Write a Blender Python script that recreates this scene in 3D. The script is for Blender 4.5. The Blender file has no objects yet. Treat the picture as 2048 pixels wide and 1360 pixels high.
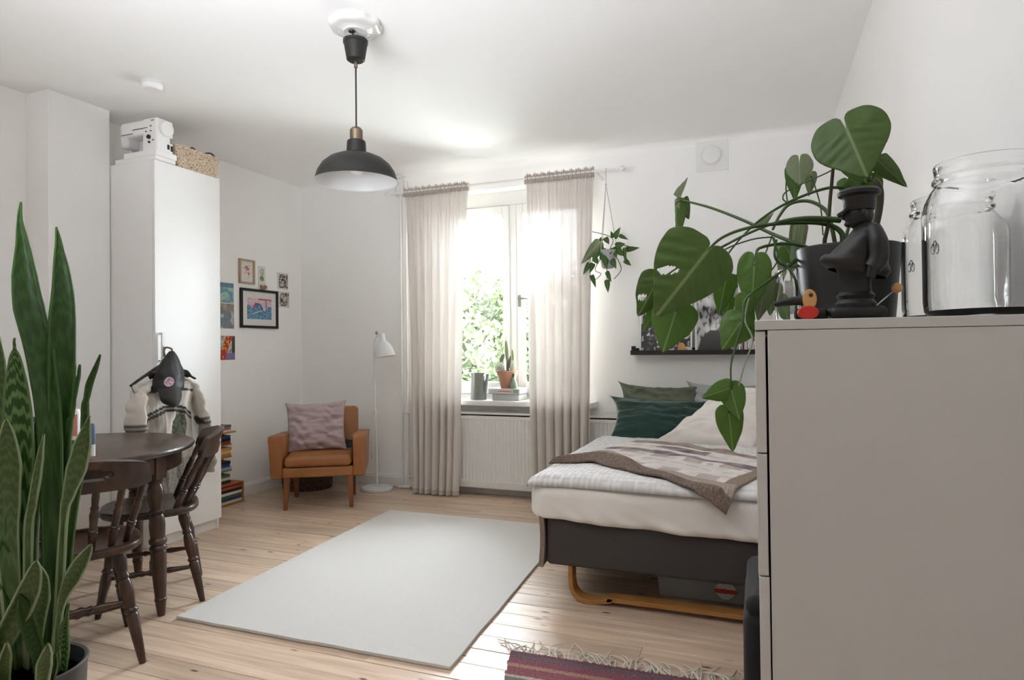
import bpy, math, random
import numpy as np
from mathutils import Vector, Matrix, noise

random.seed(7)
SC = bpy.context.scene
COL = SC.collection
PI = math.pi

# ------------------------------------------------------------------ camera, world, light, exposure
CAM_R = Vector((0.93296, 0.35988, -0.01073))
CAM_U = Vector((0.01421, -0.00700, 0.99987))
CAM_F = Vector((-0.35976, 0.93297, 0.01164))
CAM_C = Vector((0.0, 0.0, 1.215))
FPX = 1277.257
cam_d = bpy.data.cameras.new('camera')
cam = bpy.data.objects.new('camera', cam_d)
COL.objects.link(cam)
cam_d.sensor_width = 36.0
cam_d.lens = FPX / 2048 * 36.0
cam_d.clip_start = 0.02
_r = CAM_R.normalized()
_b = (-CAM_F).normalized()
_u = _b.cross(_r).normalized()
_b = _r.cross(_u).normalized()
cam.matrix_world = Matrix(((_r.x, _u.x, _b.x, 0), (_r.y, _u.y, _b.y, 0), (_r.z, _u.z, _b.z, CAM_C.z), (0, 0, 0, 1)))
SC.camera = cam

W = bpy.data.worlds.new('overcast_sky')
SC.world = W
W.use_nodes = True
bg = W.node_tree.nodes['Background']
bg.inputs[0].default_value = (.895, .94, 1.02, 1)
bg.inputs[1].default_value = 4.6

def area(name, loc, rot, sx, sy, power, color=(1, 1, 1), portal=False):
    d = bpy.data.lights.new(name, 'AREA')
    d.shape = 'RECTANGLE'
    d.size, d.size_y = sx, sy
    d.energy = power
    d.color = color
    if portal:
        d.cycles.is_portal = True
    o = bpy.data.objects.new(name, d)
    COL.objects.link(o)
    o.location = loc
    o.rotation_euler = rot
    return o

area('window_portal', (-1.925, 5.2, 1.65), (-PI / 2, 0, 0), 1.33, 1.77, 1, portal=True)
fl_ = area('added_fill_light', (-1.3, -.05, 1.62), (PI - math.radians(46), 0, math.radians(2)), 1.5, 1.0, 4.9, (.895, .94, 1.02))  # unseen fill lamp added behind the camera to even out the walls
fl_.data.spread = math.radians(100)
SC.view_settings.view_transform = 'Standard'
SC.view_settings.look = 'None'
SC.view_settings.gamma = 1.0
SC.view_settings.exposure = 3.42
SC.view_settings.use_curve_mapping = False
SC.cycles.use_denoising = True
SC.cycles.max_bounces = 24
SC.cycles.diffuse_bounces = 8
SC.cycles.transmission_bounces = 20
SC.cycles.transparent_max_bounces = 24
SC.cycles.sample_clamp_indirect = 8.0

def at(px, py, x=None, y=None, z=None):
    """a point of the room seen along a sight line, at a known depth, wall or height"""
    v = CAM_R * (px - 1024) + CAM_U * (680 - py) + CAM_F * FPX
    if x is not None: t = (x - CAM_C.x) / v.x
    elif y is not None: t = (y - CAM_C.y) / v.y
    else: t = (z - CAM_C.z) / v.z
    return CAM_C + v * t

# ------------------------------------------------------------------ materials
MATS = {}
def srgb(h):
    h = h.lstrip('#')
    c = [int(h[i:i + 2], 16) / 255 for i in (0, 2, 4)]
    return tuple(((x / 12.92) if x <= 0.04045 else ((x + 0.055) / 1.055) ** 2.4) for x in c)

def mat(name, col=(.8, .8, .8), rough=.5, metal=0., noise_amt=0., noise_scale=8., col2=None, bump=0., bump_scale=60., trans=0., ior=1.45, spec=.5,
        stretch=(1, 1, 1), sheen=0., vcol=False, coat=0., coords='Object', subs=0., alpha=1.):
    if name in MATS: return MATS[name]
    if isinstance(col, str): col = srgb(col)
    if isinstance(col2, str): col2 = srgb(col2)
    m = bpy.data.materials.new(name)
    m.use_nodes = True
    nt = m.node_tree
    n, l = nt.nodes, nt.links
    b = n['Principled BSDF']
    b.inputs['Base Color'].default_value = (*col, 1)
    b.inputs['Roughness'].default_value = rough
    b.inputs['Metallic'].default_value = metal
    b.inputs['IOR'].default_value = ior
    b.inputs['Specular IOR Level'].default_value = spec
    b.inputs['Transmission Weight'].default_value = trans
    b.inputs['Sheen Weight'].default_value = sheen
    b.inputs['Coat Weight'].default_value = coat
    b.inputs['Alpha'].default_value = alpha
    if subs:
        b.inputs['Subsurface Weight'].default_value = subs
    tc = n.new('ShaderNodeTexCoord')
    mp = n.new('ShaderNodeMapping')
    mp.inputs['Scale'].default_value = stretch
    l.new(tc.outputs[coords], mp.inputs[0])
    if vcol:
        a = n.new('ShaderNodeAttribute'); a.attribute_name = 'Col'
        base = a.outputs['Color']
        l.new(base, b.inputs['Base Color'])
    else:
        base = None
    if noise_amt or col2:
        t = n.new('ShaderNodeTexNoise')
        t.inputs['Scale'].default_value = noise_scale
        t.inputs['Detail'].default_value = 4
        l.new(mp.outputs[0], t.inputs['Vector'])
        mx = n.new('ShaderNodeMix'); mx.data_type = 'RGBA'
        c2 = col2 or tuple(c * (1 - noise_amt) for c in col)
        mx.inputs[6].default_value = (*col, 1)
        mx.inputs[7].default_value = (*c2, 1)
        cr = n.new('ShaderNodeMapRange')
        cr.inputs[1].default_value = .35; cr.inputs[2].default_value = .65
        l.new(t.outputs['Fac'], cr.inputs[0])
        l.new(cr.outputs[0], mx.inputs[0])
        l.new(mx.outputs[2], b.inputs['Base Color'])
    if bump:
        t2 = n.new('ShaderNodeTexNoise')
        t2.inputs['Scale'].default_value = bump_scale
        t2.inputs['Detail'].default_value = 3
        l.new(mp.outputs[0], t2.inputs['Vector'])
        bp = n.new('ShaderNodeBump')
        bp.inputs['Strength'].default_value = bump
        bp.inputs['Distance'].default_value = .01
        l.new(t2.outputs['Fac'], bp.inputs['Height'])
        l.new(bp.outputs[0], b.inputs['Normal'])
    MATS[name] = m
    return m

def leaf_mat(name, c1, c2, vein, bands=False, translucent=.35, vein_w=.045):
    """leaf tissue: midrib and side veins from the leaf's own UV, some light passing through"""
    if name in MATS: return MATS[name]
    c1, c2, vein = srgb(c1), srgb(c2), srgb(vein)
    m = bpy.data.materials.new(name); m.use_nodes = True
    nt = m.node_tree; n, l = nt.nodes, nt.links
    b = n['Principled BSDF']
    b.inputs['Roughness'].default_value = .38
    b.inputs['Specular IOR Level'].default_value = .4
    uv = n.new('ShaderNodeUVMap'); uv.uv_map = 'UVMap'
    sp = n.new('ShaderNodeSeparateXYZ'); l.new(uv.outputs[0], sp.inputs[0])
    ns = n.new('ShaderNodeTexNoise'); ns.inputs['Scale'].default_value = 9 if not bands else 5
    ns.inputs['Detail'].default_value = 5
    l.new(uv.outputs[0], ns.inputs['Vector'])
    def math_(op, a, bb=None, c=None):
        k = n.new('ShaderNodeMath'); k.operation = op
        for i, v in enumerate((a, bb, c)):
            if v is None: continue
            if isinstance(v, (int, float)): k.inputs[i].default_value = v
            else: l.new(v, k.inputs[i])
        return k.outputs[0]
    across = math_('ABSOLUTE', math_('SUBTRACT', sp.outputs[0], .5))
    mx = n.new('ShaderNodeMix'); mx.data_type = 'RGBA'
    mx.inputs[6].default_value = (*c1, 1); mx.inputs[7].default_value = (*c2, 1)
    if bands:
        w = math_('ADD', math_('MULTIPLY', sp.outputs[1], 95.), math_('MULTIPLY', ns.outputs['Fac'], 13.))
        w = math_('ADD', w, math_('MULTIPLY', across, -6.))
        s = math_('SINE', w)
        mr = n.new('ShaderNodeMapRange'); mr.inputs[1].default_value = -.15; mr.inputs[2].default_value = .7
        l.new(s, mr.inputs[0]); l.new(mr.outputs[0], mx.inputs[0])
    else:
        w = math_('SUBTRACT', math_('MULTIPLY', sp.outputs[1], 30.), math_('MULTIPLY', across, 24.))
        s = math_('SINE', w)
        thin = math_('MULTIPLY', math_('POWER', math_('ABSOLUTE', s), 14.), .28)
        l.new(math_('ADD', math_('MULTIPLY', ns.outputs['Fac'], .75), thin), mx.inputs[0])
    mx2 = n.new('ShaderNodeMix'); mx2.data_type = 'RGBA'
    l.new(mx.outputs[2], mx2.inputs[6]); mx2.inputs[7].default_value = (*vein, 1)
    mr2 = n.new('ShaderNodeMapRange')
    if bands:
        mr2.inputs[1].default_value = .455; mr2.inputs[2].default_value = .485
    else:
        mr2.inputs[1].default_value = vein_w * .6; mr2.inputs[2].default_value = vein_w * .2
    l.new(across, mr2.inputs[0]); l.new(mr2.outputs[0], mx2.inputs[0])
    l.new(mx2.outputs[2], b.inputs['Base Color'])
    tr = n.new('ShaderNodeBsdfTranslucent')
    l.new(mx2.outputs[2], tr.inputs['Color'])
    ms = n.new('ShaderNodeMixShader'); ms.inputs[0].default_value = translucent
    l.new(b.outputs[0], ms.inputs[1]); l.new(tr.outputs[0], ms.inputs[2])
    l.new(ms.outputs[0], n['Material Output'].inputs[0])
    MATS[name] = m
    return m

def sheer_mat(name, col, opaque=.6, through=.45):
    m = bpy.data.materials.new(name); m.use_nodes = True
    nt = m.node_tree; n, l = nt.nodes, nt.links
    n.remove(n['Principled BSDF'])
    col = srgb(col)
    d = n.new('ShaderNodeBsdfDiffuse'); d.inputs[0].default_value = (*col, 1)
    t = n.new('ShaderNodeBsdfTranslucent'); t.inputs[0].default_value = (*col, 1)
    a = n.new('ShaderNodeMixShader'); a.inputs[0].default_value = through
    l.new(d.outputs[0], a.inputs[1]); l.new(t.outputs[0], a.inputs[2])
    tp = n.new('ShaderNodeBsdfTransparent')
    ms = n.new('ShaderNodeMixShader')
    # slubby linen: the weave's density varies
    tc = n.new('ShaderNodeTexCoord'); mp = n.new('ShaderNodeMapping'); mp.inputs['Scale'].default_value = (260, 260, 30)
    nz = n.new('ShaderNodeTexNoise'); nz.inputs['Scale'].default_value = 1.0; nz.inputs['Detail'].default_value = 3
    l.new(tc.outputs['Object'], mp.inputs[0]); l.new(mp.outputs[0], nz.inputs['Vector'])
    mr = n.new('ShaderNodeMapRange'); mr.inputs[1].default_value = .3; mr.inputs[2].default_value = .7
    mr.inputs[3].default_value = 1 - (1 - opaque) * 1.7; mr.inputs[4].default_value = 1 - (1 - opaque) * .3
    l.new(nz.outputs['Fac'], mr.inputs[0]); l.new(mr.outputs[0], ms.inputs[0])
    l.new(tp.outputs[0], ms.inputs[1]); l.new(a.outputs[0], ms.inputs[2])
    l.new(ms.outputs[0], n['Material Output'].inputs[0])
    return m

def pane_mat(name):
    m = bpy.data.materials.new(name); m.use_nodes = True
    nt = m.node_tree; n, l = nt.nodes, nt.links
    n.remove(n['Principled BSDF'])
    tp = n.new('ShaderNodeBsdfTransparent'); tp.inputs[0].default_value = (.93, .95, .94, 1)
    g = n.new('ShaderNodeBsdfGlossy'); g.inputs['Roughness'].default_value = .01
    fr = n.new('ShaderNodeFresnel'); fr.inputs[0].default_value = 1.35
    ms = n.new('ShaderNodeMixShader')
    l.new(fr.outputs[0], ms.inputs[0]); l.new(tp.outputs[0], ms.inputs[1]); l.new(g.outputs[0], ms.inputs[2])
    l.new(ms.outputs[0], n['Material Output'].inputs[0])
    return m

def pine_mat():
    """worn, soaped pine boards: long grain, knots and a per-board tone"""
    m = bpy.data.materials.new('soaped_pine'); m.use_nodes = True
    nt = m.node_tree; n, l = nt.nodes, nt.links
    b = n['Principled BSDF']
    tc = n.new('ShaderNodeTexCoord')
    oi = n.new('ShaderNodeObjectInfo')
    add = n.new('ShaderNodeVectorMath'); add.operation = 'ADD'
    cmb = n.new('ShaderNodeCombineXYZ')
    k = n.new('ShaderNodeMath'); k.operation = 'MULTIPLY'; k.inputs[1].default_value = 37.
    l.new(oi.outputs['Random'], k.inputs[0])
    for i in range(3): l.new(k.outputs[0], cmb.inputs[i])
    l.new(tc.outputs['Object'], add.inputs[0]); l.new(cmb.outputs[0], add.inputs[1])
    mp = n.new('ShaderNodeMapping'); mp.inputs['Scale'].default_value = (1.6, 22, 22)
    l.new(add.outputs[0], mp.inputs[0])
    nz = n.new('ShaderNodeTexNoise'); nz.inputs['Scale'].default_value = 1.4; nz.inputs['Detail'].default_value = 6; nz.inputs['Distortion'].default_value = .6
    l.new(mp.outputs[0], nz.inputs['Vector'])
    r = n.new('ShaderNodeValToRGB')
    e = r.color_ramp.elements
    e[0].position = .25; e[0].color = (*srgb('#b8977a'), 1)
    e[1].position = .72; e[1].color = (*srgb('#dfc5a6'), 1)
    e2 = r.color_ramp.elements.new(.5); e2.color = (*srgb('#d0b192'), 1)
    l.new(nz.outputs['Fac'], r.inputs[0])
    # knots
    mp2 = n.new('ShaderNodeMapping'); mp2.inputs['Scale'].default_value = (4.2, 13.0, 13.0)
    l.new(add.outputs[0], mp2.inputs[0])
    vo = n.new('ShaderNodeTexVoronoi'); vo.inputs['Scale'].default_value = 1.0; vo.inputs['Randomness'].default_value = 1.0
    l.new(mp2.outputs[0], vo.inputs['Vector'])
    mr = n.new('ShaderNodeMapRange'); mr.inputs[1].default_value = .055; mr.inputs[2].default_value = .115
    mr.inputs[3].default_value = 1; mr.inputs[4].default_value = 0
    l.new(vo.outputs['Distance'], mr.inputs[0])
    mx = n.new('ShaderNodeMix'); mx.data_type = 'RGBA'
    l.new(mr.outputs[0], mx.inputs[0]); l.new(r.outputs[0], mx.inputs[6]); mx.inputs[7].default_value = (*srgb('#5a3c28'), 1)
    # pale wear patches
    nw = n.new('ShaderNodeTexNoise'); nw.inputs['Scale'].default_value = 2.2; nw.inputs['Detail'].default_value = 3
    l.new(tc.outputs['Object'], nw.inputs['Vector'])
    hv = n.new('ShaderNodeHueSaturation')
    mr3 = n.new('ShaderNodeMapRange'); mr3.inputs[3].default_value = .86; mr3.inputs[4].default_value = 1.14
    l.new(oi.outputs['Random'], mr3.inputs[0]); l.new(mr3.outputs[0], hv.inputs['Value'])
    hv.inputs['Saturation'].default_value = .82
    l.new(mx.outputs[2], hv.inputs['Color'])
    l.new(hv.outputs[0], b.inputs['Base Color'])
    mr4 = n.new('ShaderNodeMapRange'); mr4.inputs[3].default_value = .24; mr4.inputs[4].default_value = .44
    l.new(nw.outputs['Fac'], mr4.inputs[0]); l.new(mr4.outputs[0], b.inputs['Roughness'])
    bp = n.new('ShaderNodeBump'); bp.inputs['Strength'].default_value = .12; bp.inputs['Distance'].default_value = .004
    l.new(nz.outputs['Fac'], bp.inputs['Height']); l.new(bp.outputs[0], b.inputs['Normal'])
    return m

M_WALL = mat('wall_paint', '#f4f3f1', .75, bump=.06, bump_scale=140)
M_CEIL = mat('ceiling_paint', '#f3f2f0', .8, bump=.03, bump_scale=50)
M_TRIM = mat('white_gloss_paint', '#e9e8e5', .35)
M_FRAME = mat('window_paint', '#d3d2cf', .45)
M_WHITE = mat('white_lacquer', '#eeedeb', .35)
M_DRESS = mat('white_foil', '#bfbdba', .45, bump=.02, bump_scale=300)
M_PINE = pine_mat()
M_BLACK = mat('black_matte', '#1d1c19', .5)
M_BLK2 = mat('black_paint', '#1b1a19', .45)
M_BULB = mat('opal_bulb', '#f2f1ee', .3)
M_ENAM = mat('white_enamel', '#dedfdf', .3)
M_PORC = mat('white_porcelain', '#d6d4d0', .12, coat=.5)
M_BRASS = mat('aged_brass', '#8c7d6a', .35, metal=1.)
M_STEEL = mat('satin_steel', '#9a9892', .35, metal=.8)
M_DWOOD = mat('dark_stained_wood', '#4b3426', .33, col2='#2a1c15', noise_scale=5, stretch=(3, 3, 1.2), coat=.12)
M_TEAK = mat('teak', '#8f5a33', .4, col2='#76462a', noise_scale=7, stretch=(4, 4, .8))
M_LEATH = mat('tan_leather', '#a06a3c', .42, col2='#935d33', noise_scale=6, bump=.05, bump_scale=220)
M_PINK = mat('mauve_cotton', '#b7a5a6', .9, noise_amt=.12, noise_scale=3, bump=.12, bump_scale=22)
M_SHEER = sheer_mat('sheer_linen', '#d9d2cb', .993, .085)
M_SHEERH = sheer_mat('sheer_linen_hem', '#c4bab1', .995, .05)
M_PANE = pane_mat('window_glass')
M_GLASS = mat('clear_glass', (1, 1, 1), 0.0, trans=1., ior=1.45)
M_RUG = mat('cream_wool', '#e2dfda', .95, noise_amt=.08, noise_scale=220, bump=.5, bump_scale=420)
M_CHAR = mat('charcoal_wool', '#4a4442', .9, noise_amt=.25, noise_scale=500, bump=.15, bump_scale=600)
M_PLUM = mat('plum_velvet', '#231f21', .9, sheen=.1, noise_amt=.15, noise_scale=30)
M_SHEET = mat('off_white_sheet', '#ece6df', .85, noise_amt=.05, noise_scale=5, bump=.05, bump_scale=14)
M_WPIL = mat('white_cotton', '#efe9e3', .85, noise_amt=.05, noise_scale=4, bump=.06, bump_scale=14)
M_SAGE = mat('sage_linen', '#6b705e', .9, noise_amt=.12, noise_scale=200, bump=.1, bump_scale=200)
M_GREEN = mat('bottle_green_velvet', '#173c33', .75, sheen=.35, noise_amt=.3, noise_scale=5)
M_SIDEF = mat('brown_felt', '#8b7a6c', .9, noise_amt=.2, noise_scale=90)
M_BIRCH = mat('bent_birch', '#b07c44', .38, col2='#9d6b38', noise_scale=6, stretch=(1, 10, 10))
M_TERRA = mat('terracotta', '#b98b74', .8, noise_amt=.15, noise_scale=14)
M_ZINC = mat('galvanised_zinc', '#8f958f', .42, metal=.55, noise_amt=.15, noise_scale=10)
M_SOIL = mat('potting_soil', '#2b221c', .95, bump=.6, bump_scale=80)
M_WICK = mat('dark_wicker', '#6a5444', .8, col2='#3c2f25', noise_scale=60, bump=.5, bump_scale=90)
M_SEAG = mat('seagrass', '#d3bfa6', .85, col2='#8a6a4c', noise_scale=55, bump=.5, bump_scale=80)
M_CORD = mat('cotton_cord', '#bdb8ae', .9)
M_LEATHER_STRAP = mat('brown_leather_strap', '#5b2f20', .45)
M_VCOL = mat('printed_paper', rough=.55, vcol=True)
M_CLOTHV = mat('printed_cloth', rough=.9, vcol=True, bump=.15, bump_scale=120)
M_WOOLV = mat('woven_wool', rough=.95, vcol=True, bump=.6, bump_scale=260)
M_CARD = mat('card_white', '#d8d6d2', .7)
M_STEM = mat('green_stem', '#3f5a28', .5, noise_amt=.3, noise_scale=12)
M_STEMB = mat('brown_green_stem', '#4b4a33', .6, noise_amt=.3, noise_scale=12)
M_STEMP = mat('pale_stem', '#8b9578', .5)
M_MON = leaf_mat('monstera_leaf', '#50692f', '#5f793c', '#889d64')
M_MON2 = leaf_mat('monstera_leaf_bright', '#678a42', '#779a51', '#9cb67e', translucent=.5)
M_MON3 = leaf_mat('monstera_leaf_underside', '#8f9c78', '#a0ac8a', '#b8c0a6', translucent=.55)
M_SNK = leaf_mat('snake_leaf_dark', '#243f12', '#2f4e1c', '#395a24', bands=True, translucent=.15)
M_SNK2 = leaf_mat('snake_leaf_banded', '#284716', '#5f7d48', '#54713e', bands=True, translucent=.12)
M_SNK3 = leaf_mat('snake_leaf_grey', '#4c6238', '#5b7146', '#8fa078', bands=True, translucent=.15)
M_POTHOS = leaf_mat('hanging_leaf', '#42622a', '#557a38', '#80a060', translucent=.3)
M_POTG = mat('grey_pot_glaze', '#3e3d3b', .45)
M_PLAST = pane_mat('frosted_plastic')
_nt = M_PLAST.node_tree
_d = _nt.nodes.new('ShaderNodeBsdfDiffuse'); _d.inputs[0].default_value = (.82, .82, .81, 1)
_m = _nt.nodes.new('ShaderNodeMixShader'); _m.inputs[0].default_value = .38
_o = _nt.nodes['Material Output']; _s = _o.inputs[0].links[0].from_socket
_nt.links.new(_s, _m.inputs[1]); _nt.links.new(_d.outputs[0], _m.inputs[2]); _nt.links.new(_m.outputs[0], _o.inputs[0])
M_DARKT = mat('dark_clutter', '#2b2a2c', .6)
M_BLUE = mat('blue_plastic', '#2b6c94', .4)
M_RED = mat('red_paint', '#c02f22', .35)
M_TAN = mat('tan_wood', '#c99a62', .5, noise_amt=.12, noise_scale=30)

# ------------------------------------------------------------------ mesh helpers
class MB:
    def __init__(s):
        s.V, s.F, s.MI, s.UV, s.C = [], [], [], [], []
    def add(s, vs, fs, mi=0, uv=None, col=None):
        o = len(s.V)
        s.V += [tuple(v) for v in vs]
        s.UV += list(uv) if uv is not None else [(0., 0.)] * len(vs)
        s.C += list(col) if col is not None else [(1., 1., 1.)] * len(vs)
        s.F += [tuple(i + o for i in f) for f in fs]
        s.MI += [mi] * len(fs)
        return s
    def box(s, x0, x1, y0, y1, z0, z1, mi=0, M=None):
        v = [Vector((x, y, z)) for z in (z0, z1) for y in (y0, y1) for x in (x0, x1)]
        if M is not None: v = [M @ p for p in v]
        return s.add(v, [(0, 2, 3, 1), (4, 5, 7, 6), (0, 1, 5, 4), (2, 6, 7, 3), (0, 4, 6, 2), (1, 3, 7, 5)], mi)
    def rbox(s, x0, x1, y0, y1, z0, z1, r=.02, n=5, mi=0, M=None, k=6):
        """soft box: a cube sphere pushed out to the box less r"""
        hx, hy, hz = (x1 - x0) / 2, (y1 - y0) / 2, (z1 - z0) / 2
        r = min(r, hx, hy, hz)
        c = Vector(((x0 + x1) / 2, (y0 + y1) / 2, (z0 + z1) / 2))
        vs, fs, idx = [], [], {}
        N = 2 * n
        def key(p): return tuple(round(q, 5) for q in p)
        def coord(i):   # -1..1, crowded at the corners
            if i < n: return -1 + .5 * i / n * 1.0
            return 1 - .5 * (N - i - 1) / n * 1.0 if False else None
        ts = [-1 + (i / n) * .999 for i in range(n)] + [1 - (i / n) * .999 for i in range(n - 1, -1, -1)]
        def pt(a, bq, sgn, ax):
            d = [0, 0, 0]
            d[ax] = sgn
            d[(ax + 1) % 3] = math.copysign(math.tan(abs(a) * PI / 4), a) if a else 0
            d[(ax + 2) % 3] = math.copysign(math.tan(abs(bq) * PI / 4), bq) if bq else 0
            return Vector(d)
        # a: -1..0 walks the low corner, 0..1 the high corner; centre split so flat parts stay flat
        par = [(-1 + i / n, -1) for i in range(n + 1)] + [(i / n, 1) for i in range(n + 1)]
        for ax in range(3):
            for sgn in (-1, 1):
                g = []
                for (a, sa) in par:
                    row = []
                    for (bq, sb) in par:
                        d = pt(a, bq, sgn, ax).normalized()
                        core = [0, 0, 0]
                        h = (hx - r, hy - r, hz - r)
                        core[ax] = sgn * h[ax]
                        core[(ax + 1) % 3] = sa * h[(ax + 1) % 3]
                        core[(ax + 2) % 3] = sb * h[(ax + 2) % 3]
                        p = c + Vector(core) + d * r
                        kk = key(p)
                        if kk not in idx:
                            idx[kk] = len(vs); vs.append(p)
                        row.append(idx[kk])
                    g.append(row)
                for i in range(len(par) - 1):
                    for j in range(len(par) - 1):
                        f = [g[i][j], g[i + 1][j], g[i + 1][j + 1], g[i][j + 1]]
                        f2 = []
                        for q in f:
                            if q not in f2: f2.append(q)
                        if len(f2) > 2:
                            if sgn < 0: f2.reverse()
                            fs.append(tuple(f2))
        if M is not None: vs = [M @ p for p in vs]
        return s.add(vs, fs, mi)
    def lathe(s, prof, c=(0, 0, 0), seg=24, mi=0, M=None, a0=0., a1=2 * PI, wob=None):
        c = Vector(c)
        vs, fs, uv = [], [], []
        full = abs(a1 - a0 - 2 * PI) < 1e-6
        cols = seg if full else seg + 1
        for k, (r, z) in enumerate(prof):
            for j in range(cols):
                a = a0 + (a1 - a0) * j / seg
                rr = r * (wob(a, k) if wob else 1)
                p = Vector((rr * math.cos(a), rr * math.sin(a), z))
                vs.append((M @ p if M is not None else p) + c)
                uv.append((j / seg, k / max(1, len(prof) - 1)))
        for k in range(len(prof) - 1):
            for j in range(seg):
                j2 = (j + 1) % cols
                fs.append((k * cols + j, k * cols + j2, (k + 1) * cols + j2, (k + 1) * cols + j))
        if full:
            if prof[0][0] > 1e-6: fs.append(tuple(range(cols - 1, -1, -1)))
            if prof[-1][0] > 1e-6: fs.append(tuple((len(prof) - 1) * cols + j for j in range(cols)))
        return s.add(vs, fs, mi, uv)
    def open_lathe(s, prof, c=(0, 0, 0), seg=24, mi=0, M=None, wob=None):
        n0 = len(s.F)
        s.lathe(prof, c, seg, mi, M, wob=wob)
        keep = [(f, m) for f, m in zip(s.F[n0:], s.MI[n0:]) if len(f) <= 4]
        s.F[n0:] = [k[0] for k in keep]; s.MI[n0:] = [k[1] for k in keep]
        return s
    def turned(s, p0, p1, prof, seg=10, mi=0):
        """a turned spindle: prof of (t along, radius)"""
        p0, p1 = Vector(p0), Vector(p1)
        d = p1 - p0
        q = Vector((0, 0, 1)).rotation_difference(d.normalized()).to_matrix().to_4x4()
        return s.lathe([(r, t * d.length) for t, r in prof], p0, seg, mi, q)
    def tube(s, pts, rad, seg=8, mi=0, closed=False, smooth=0, flat=1.):
        P = [Vector(p) for p in pts]
        R = list(rad) if hasattr(rad, '__len__') else [rad] * len(P)
        if smooth:
            P, R = catmull(P, R, smooth)
        n = len(P)
        vs, fs, uv = [], [], []
        up = None
        for i in range(n):
            if closed: t = P[(i + 1) % n] - P[i - 1]
            else: t = P[min(i + 1, n - 1)] - P[max(i - 1, 0)]
            t = t.normalized() if t.length > 1e-9 else Vector((0, 0, 1))
            if up is None:
                up = Vector((0, 0, 1)) if abs(t.z) < .9 else Vector((1, 0, 0))
            a = t.cross(up)
            if a.length < 1e-6: a = t.cross(Vector((1, 0, 0)))
            a.normalize()
            bq = a.cross(t).normalized()
            up = bq
            for j in range(seg):
                an = 2 * PI * j / seg
                vs.append(P[i] + (a * math.cos(an) + bq * math.sin(an) * flat) * R[i])
                uv.append((j / seg, i / max(1, n - 1)))
        m = n if closed else n - 1
        for i in range(m):
            i2 = (i + 1) % n
            for j in range(seg):
                j2 = (j + 1) % seg
                fs.append((i * seg + j, i * seg + j2, i2 * seg + j2, i2 * seg + j))
        if not closed:
            fs.append(tuple(range(seg - 1, -1, -1)))
            fs.append(tuple((n - 1) * seg + j for j in range(seg)))
        return s.add(vs, fs, mi, uv)
    def ell(s, c, r, seg=16, rings=10, mi=0, M=None):
        prof = [(math.sin(PI * k / rings), -math.cos(PI * k / rings)) for k in range(rings + 1)]
        S = Matrix.Diagonal((r[0], r[1], r[2], 1))
        prof[0] = (1e-4, -1); prof[-1] = (1e-4, 1)
        return s.lathe(prof, c, seg, mi, (M @ S) if M is not None else S)
    def grid(s, fn, nu, nv, mi=0, mask=None, colfn=None):
        vs, uv, cl = [], [], []
        for i in range(nu + 1):
            for j in range(nv + 1):
                u, v = i / nu, j / nv
                vs.append(Vector(fn(u, v))); uv.append((u, v))
                cl.append(colfn(u, v) if colfn else (1, 1, 1))
        fs = []
        for i in range(nu):
            for j in range(nv):
                if mask and not mask((i + .5) / nu, (j + .5) / nv): continue
                a = i * (nv + 1) + j
                fs.append((a, a + nv + 1, a + nv + 2, a + 1))
        return s.add(vs, fs, mi, uv, cl)
    def slab(s, fn, th, nu, nv, mi=0, mask=None, colfn=None):
        """a grid surface given thickness th (both skins and the rims, holes included)"""
        g = [[Vector(fn(i / nu, j / nv)) for j in range(nv + 1)] for i in range(nu + 1)]
        N = [[None] * (nv + 1) for _ in range(nu + 1)]
        for i in range(nu + 1):
            for j in range(nv + 1):
                du = g[min(i + 1, nu)][j] - g[max(i - 1, 0)][j]
                dv = g[i][min(j + 1, nv)] - g[i][max(j - 1, 0)]
                c = du.cross(dv)
                N[i][j] = c.normalized() if c.length > 1e-12 else Vector((0, 0, 0))
        vs, uv, cl = [], [], []
        for side in (.5, -.5):
            for i in range(nu + 1):
                for j in range(nv + 1):
                    t = th(i / nu, j / nv) if callable(th) else th
                    vs.append(g[i][j] + N[i][j] * t * side)
                    uv.append((i / nu, j / nv))
                    cl.append(colfn(i / nu, j / nv) if colfn else (1, 1, 1))
        K = (nu + 1) * (nv + 1)
        on = lambda i, j: 0 <= i < nu and 0 <= j < nv and (mask is None or mask((i + .5) / nu, (j + .5) / nv))
        fs = []
        I = lambda i, j: i * (nv + 1) + j
        for i in range(nu):
            for j in range(nv):
                if not on(i, j): continue
                a, b, c, d = I(i, j), I(i + 1, j), I(i + 1, j + 1), I(i, j + 1)
                fs.append((a, b, c, d)); fs.append((a + K, d + K, c + K, b + K))
                for (p, q, ni, nj) in ((a, b, i, j - 1), (b, c, i + 1, j), (c, d, i, j + 1), (d, a, i - 1, j)):
                    if not on(ni, nj): fs.append((p, p + K, q + K, q))
        return s.add(vs, fs, mi, uv, cl)
    def build(s, name, mats, parent=None, world=False, smooth=True, bevel=0., subsurf=0, angle=35, solid=0.):
        V = s.V
        root = None
        me = bpy.data.meshes.new(name)
        if parent is not None and world:
            root = parent
            while root.parent is not None: root = root.parent
            Mi = (Matrix.Translation(root.location) @ root.rotation_euler.to_matrix().to_4x4()).inverted()
            V = [tuple(Mi @ Vector(v)) for v in V]
        loc = None
        if parent is None:
            a = np.array(V)
            loc = Vector(((a[:, 0].min() + a[:, 0].max()) / 2, (a[:, 1].min() + a[:, 1].max()) / 2, a[:, 2].min()))
            V = [tuple(r) for r in (a - np.array(loc))]
        me.from_pydata(V, [], s.F)
        mats = mats if isinstance(mats, (list, tuple)) else [mats]
        for m in mats: me.materials.append(m)
        if len(mats) > 1: me.polygons.foreach_set('material_index', s.MI)
        li = np.empty(len(me.loops), dtype=np.int32); me.loops.foreach_get('vertex_index', li)
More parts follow.
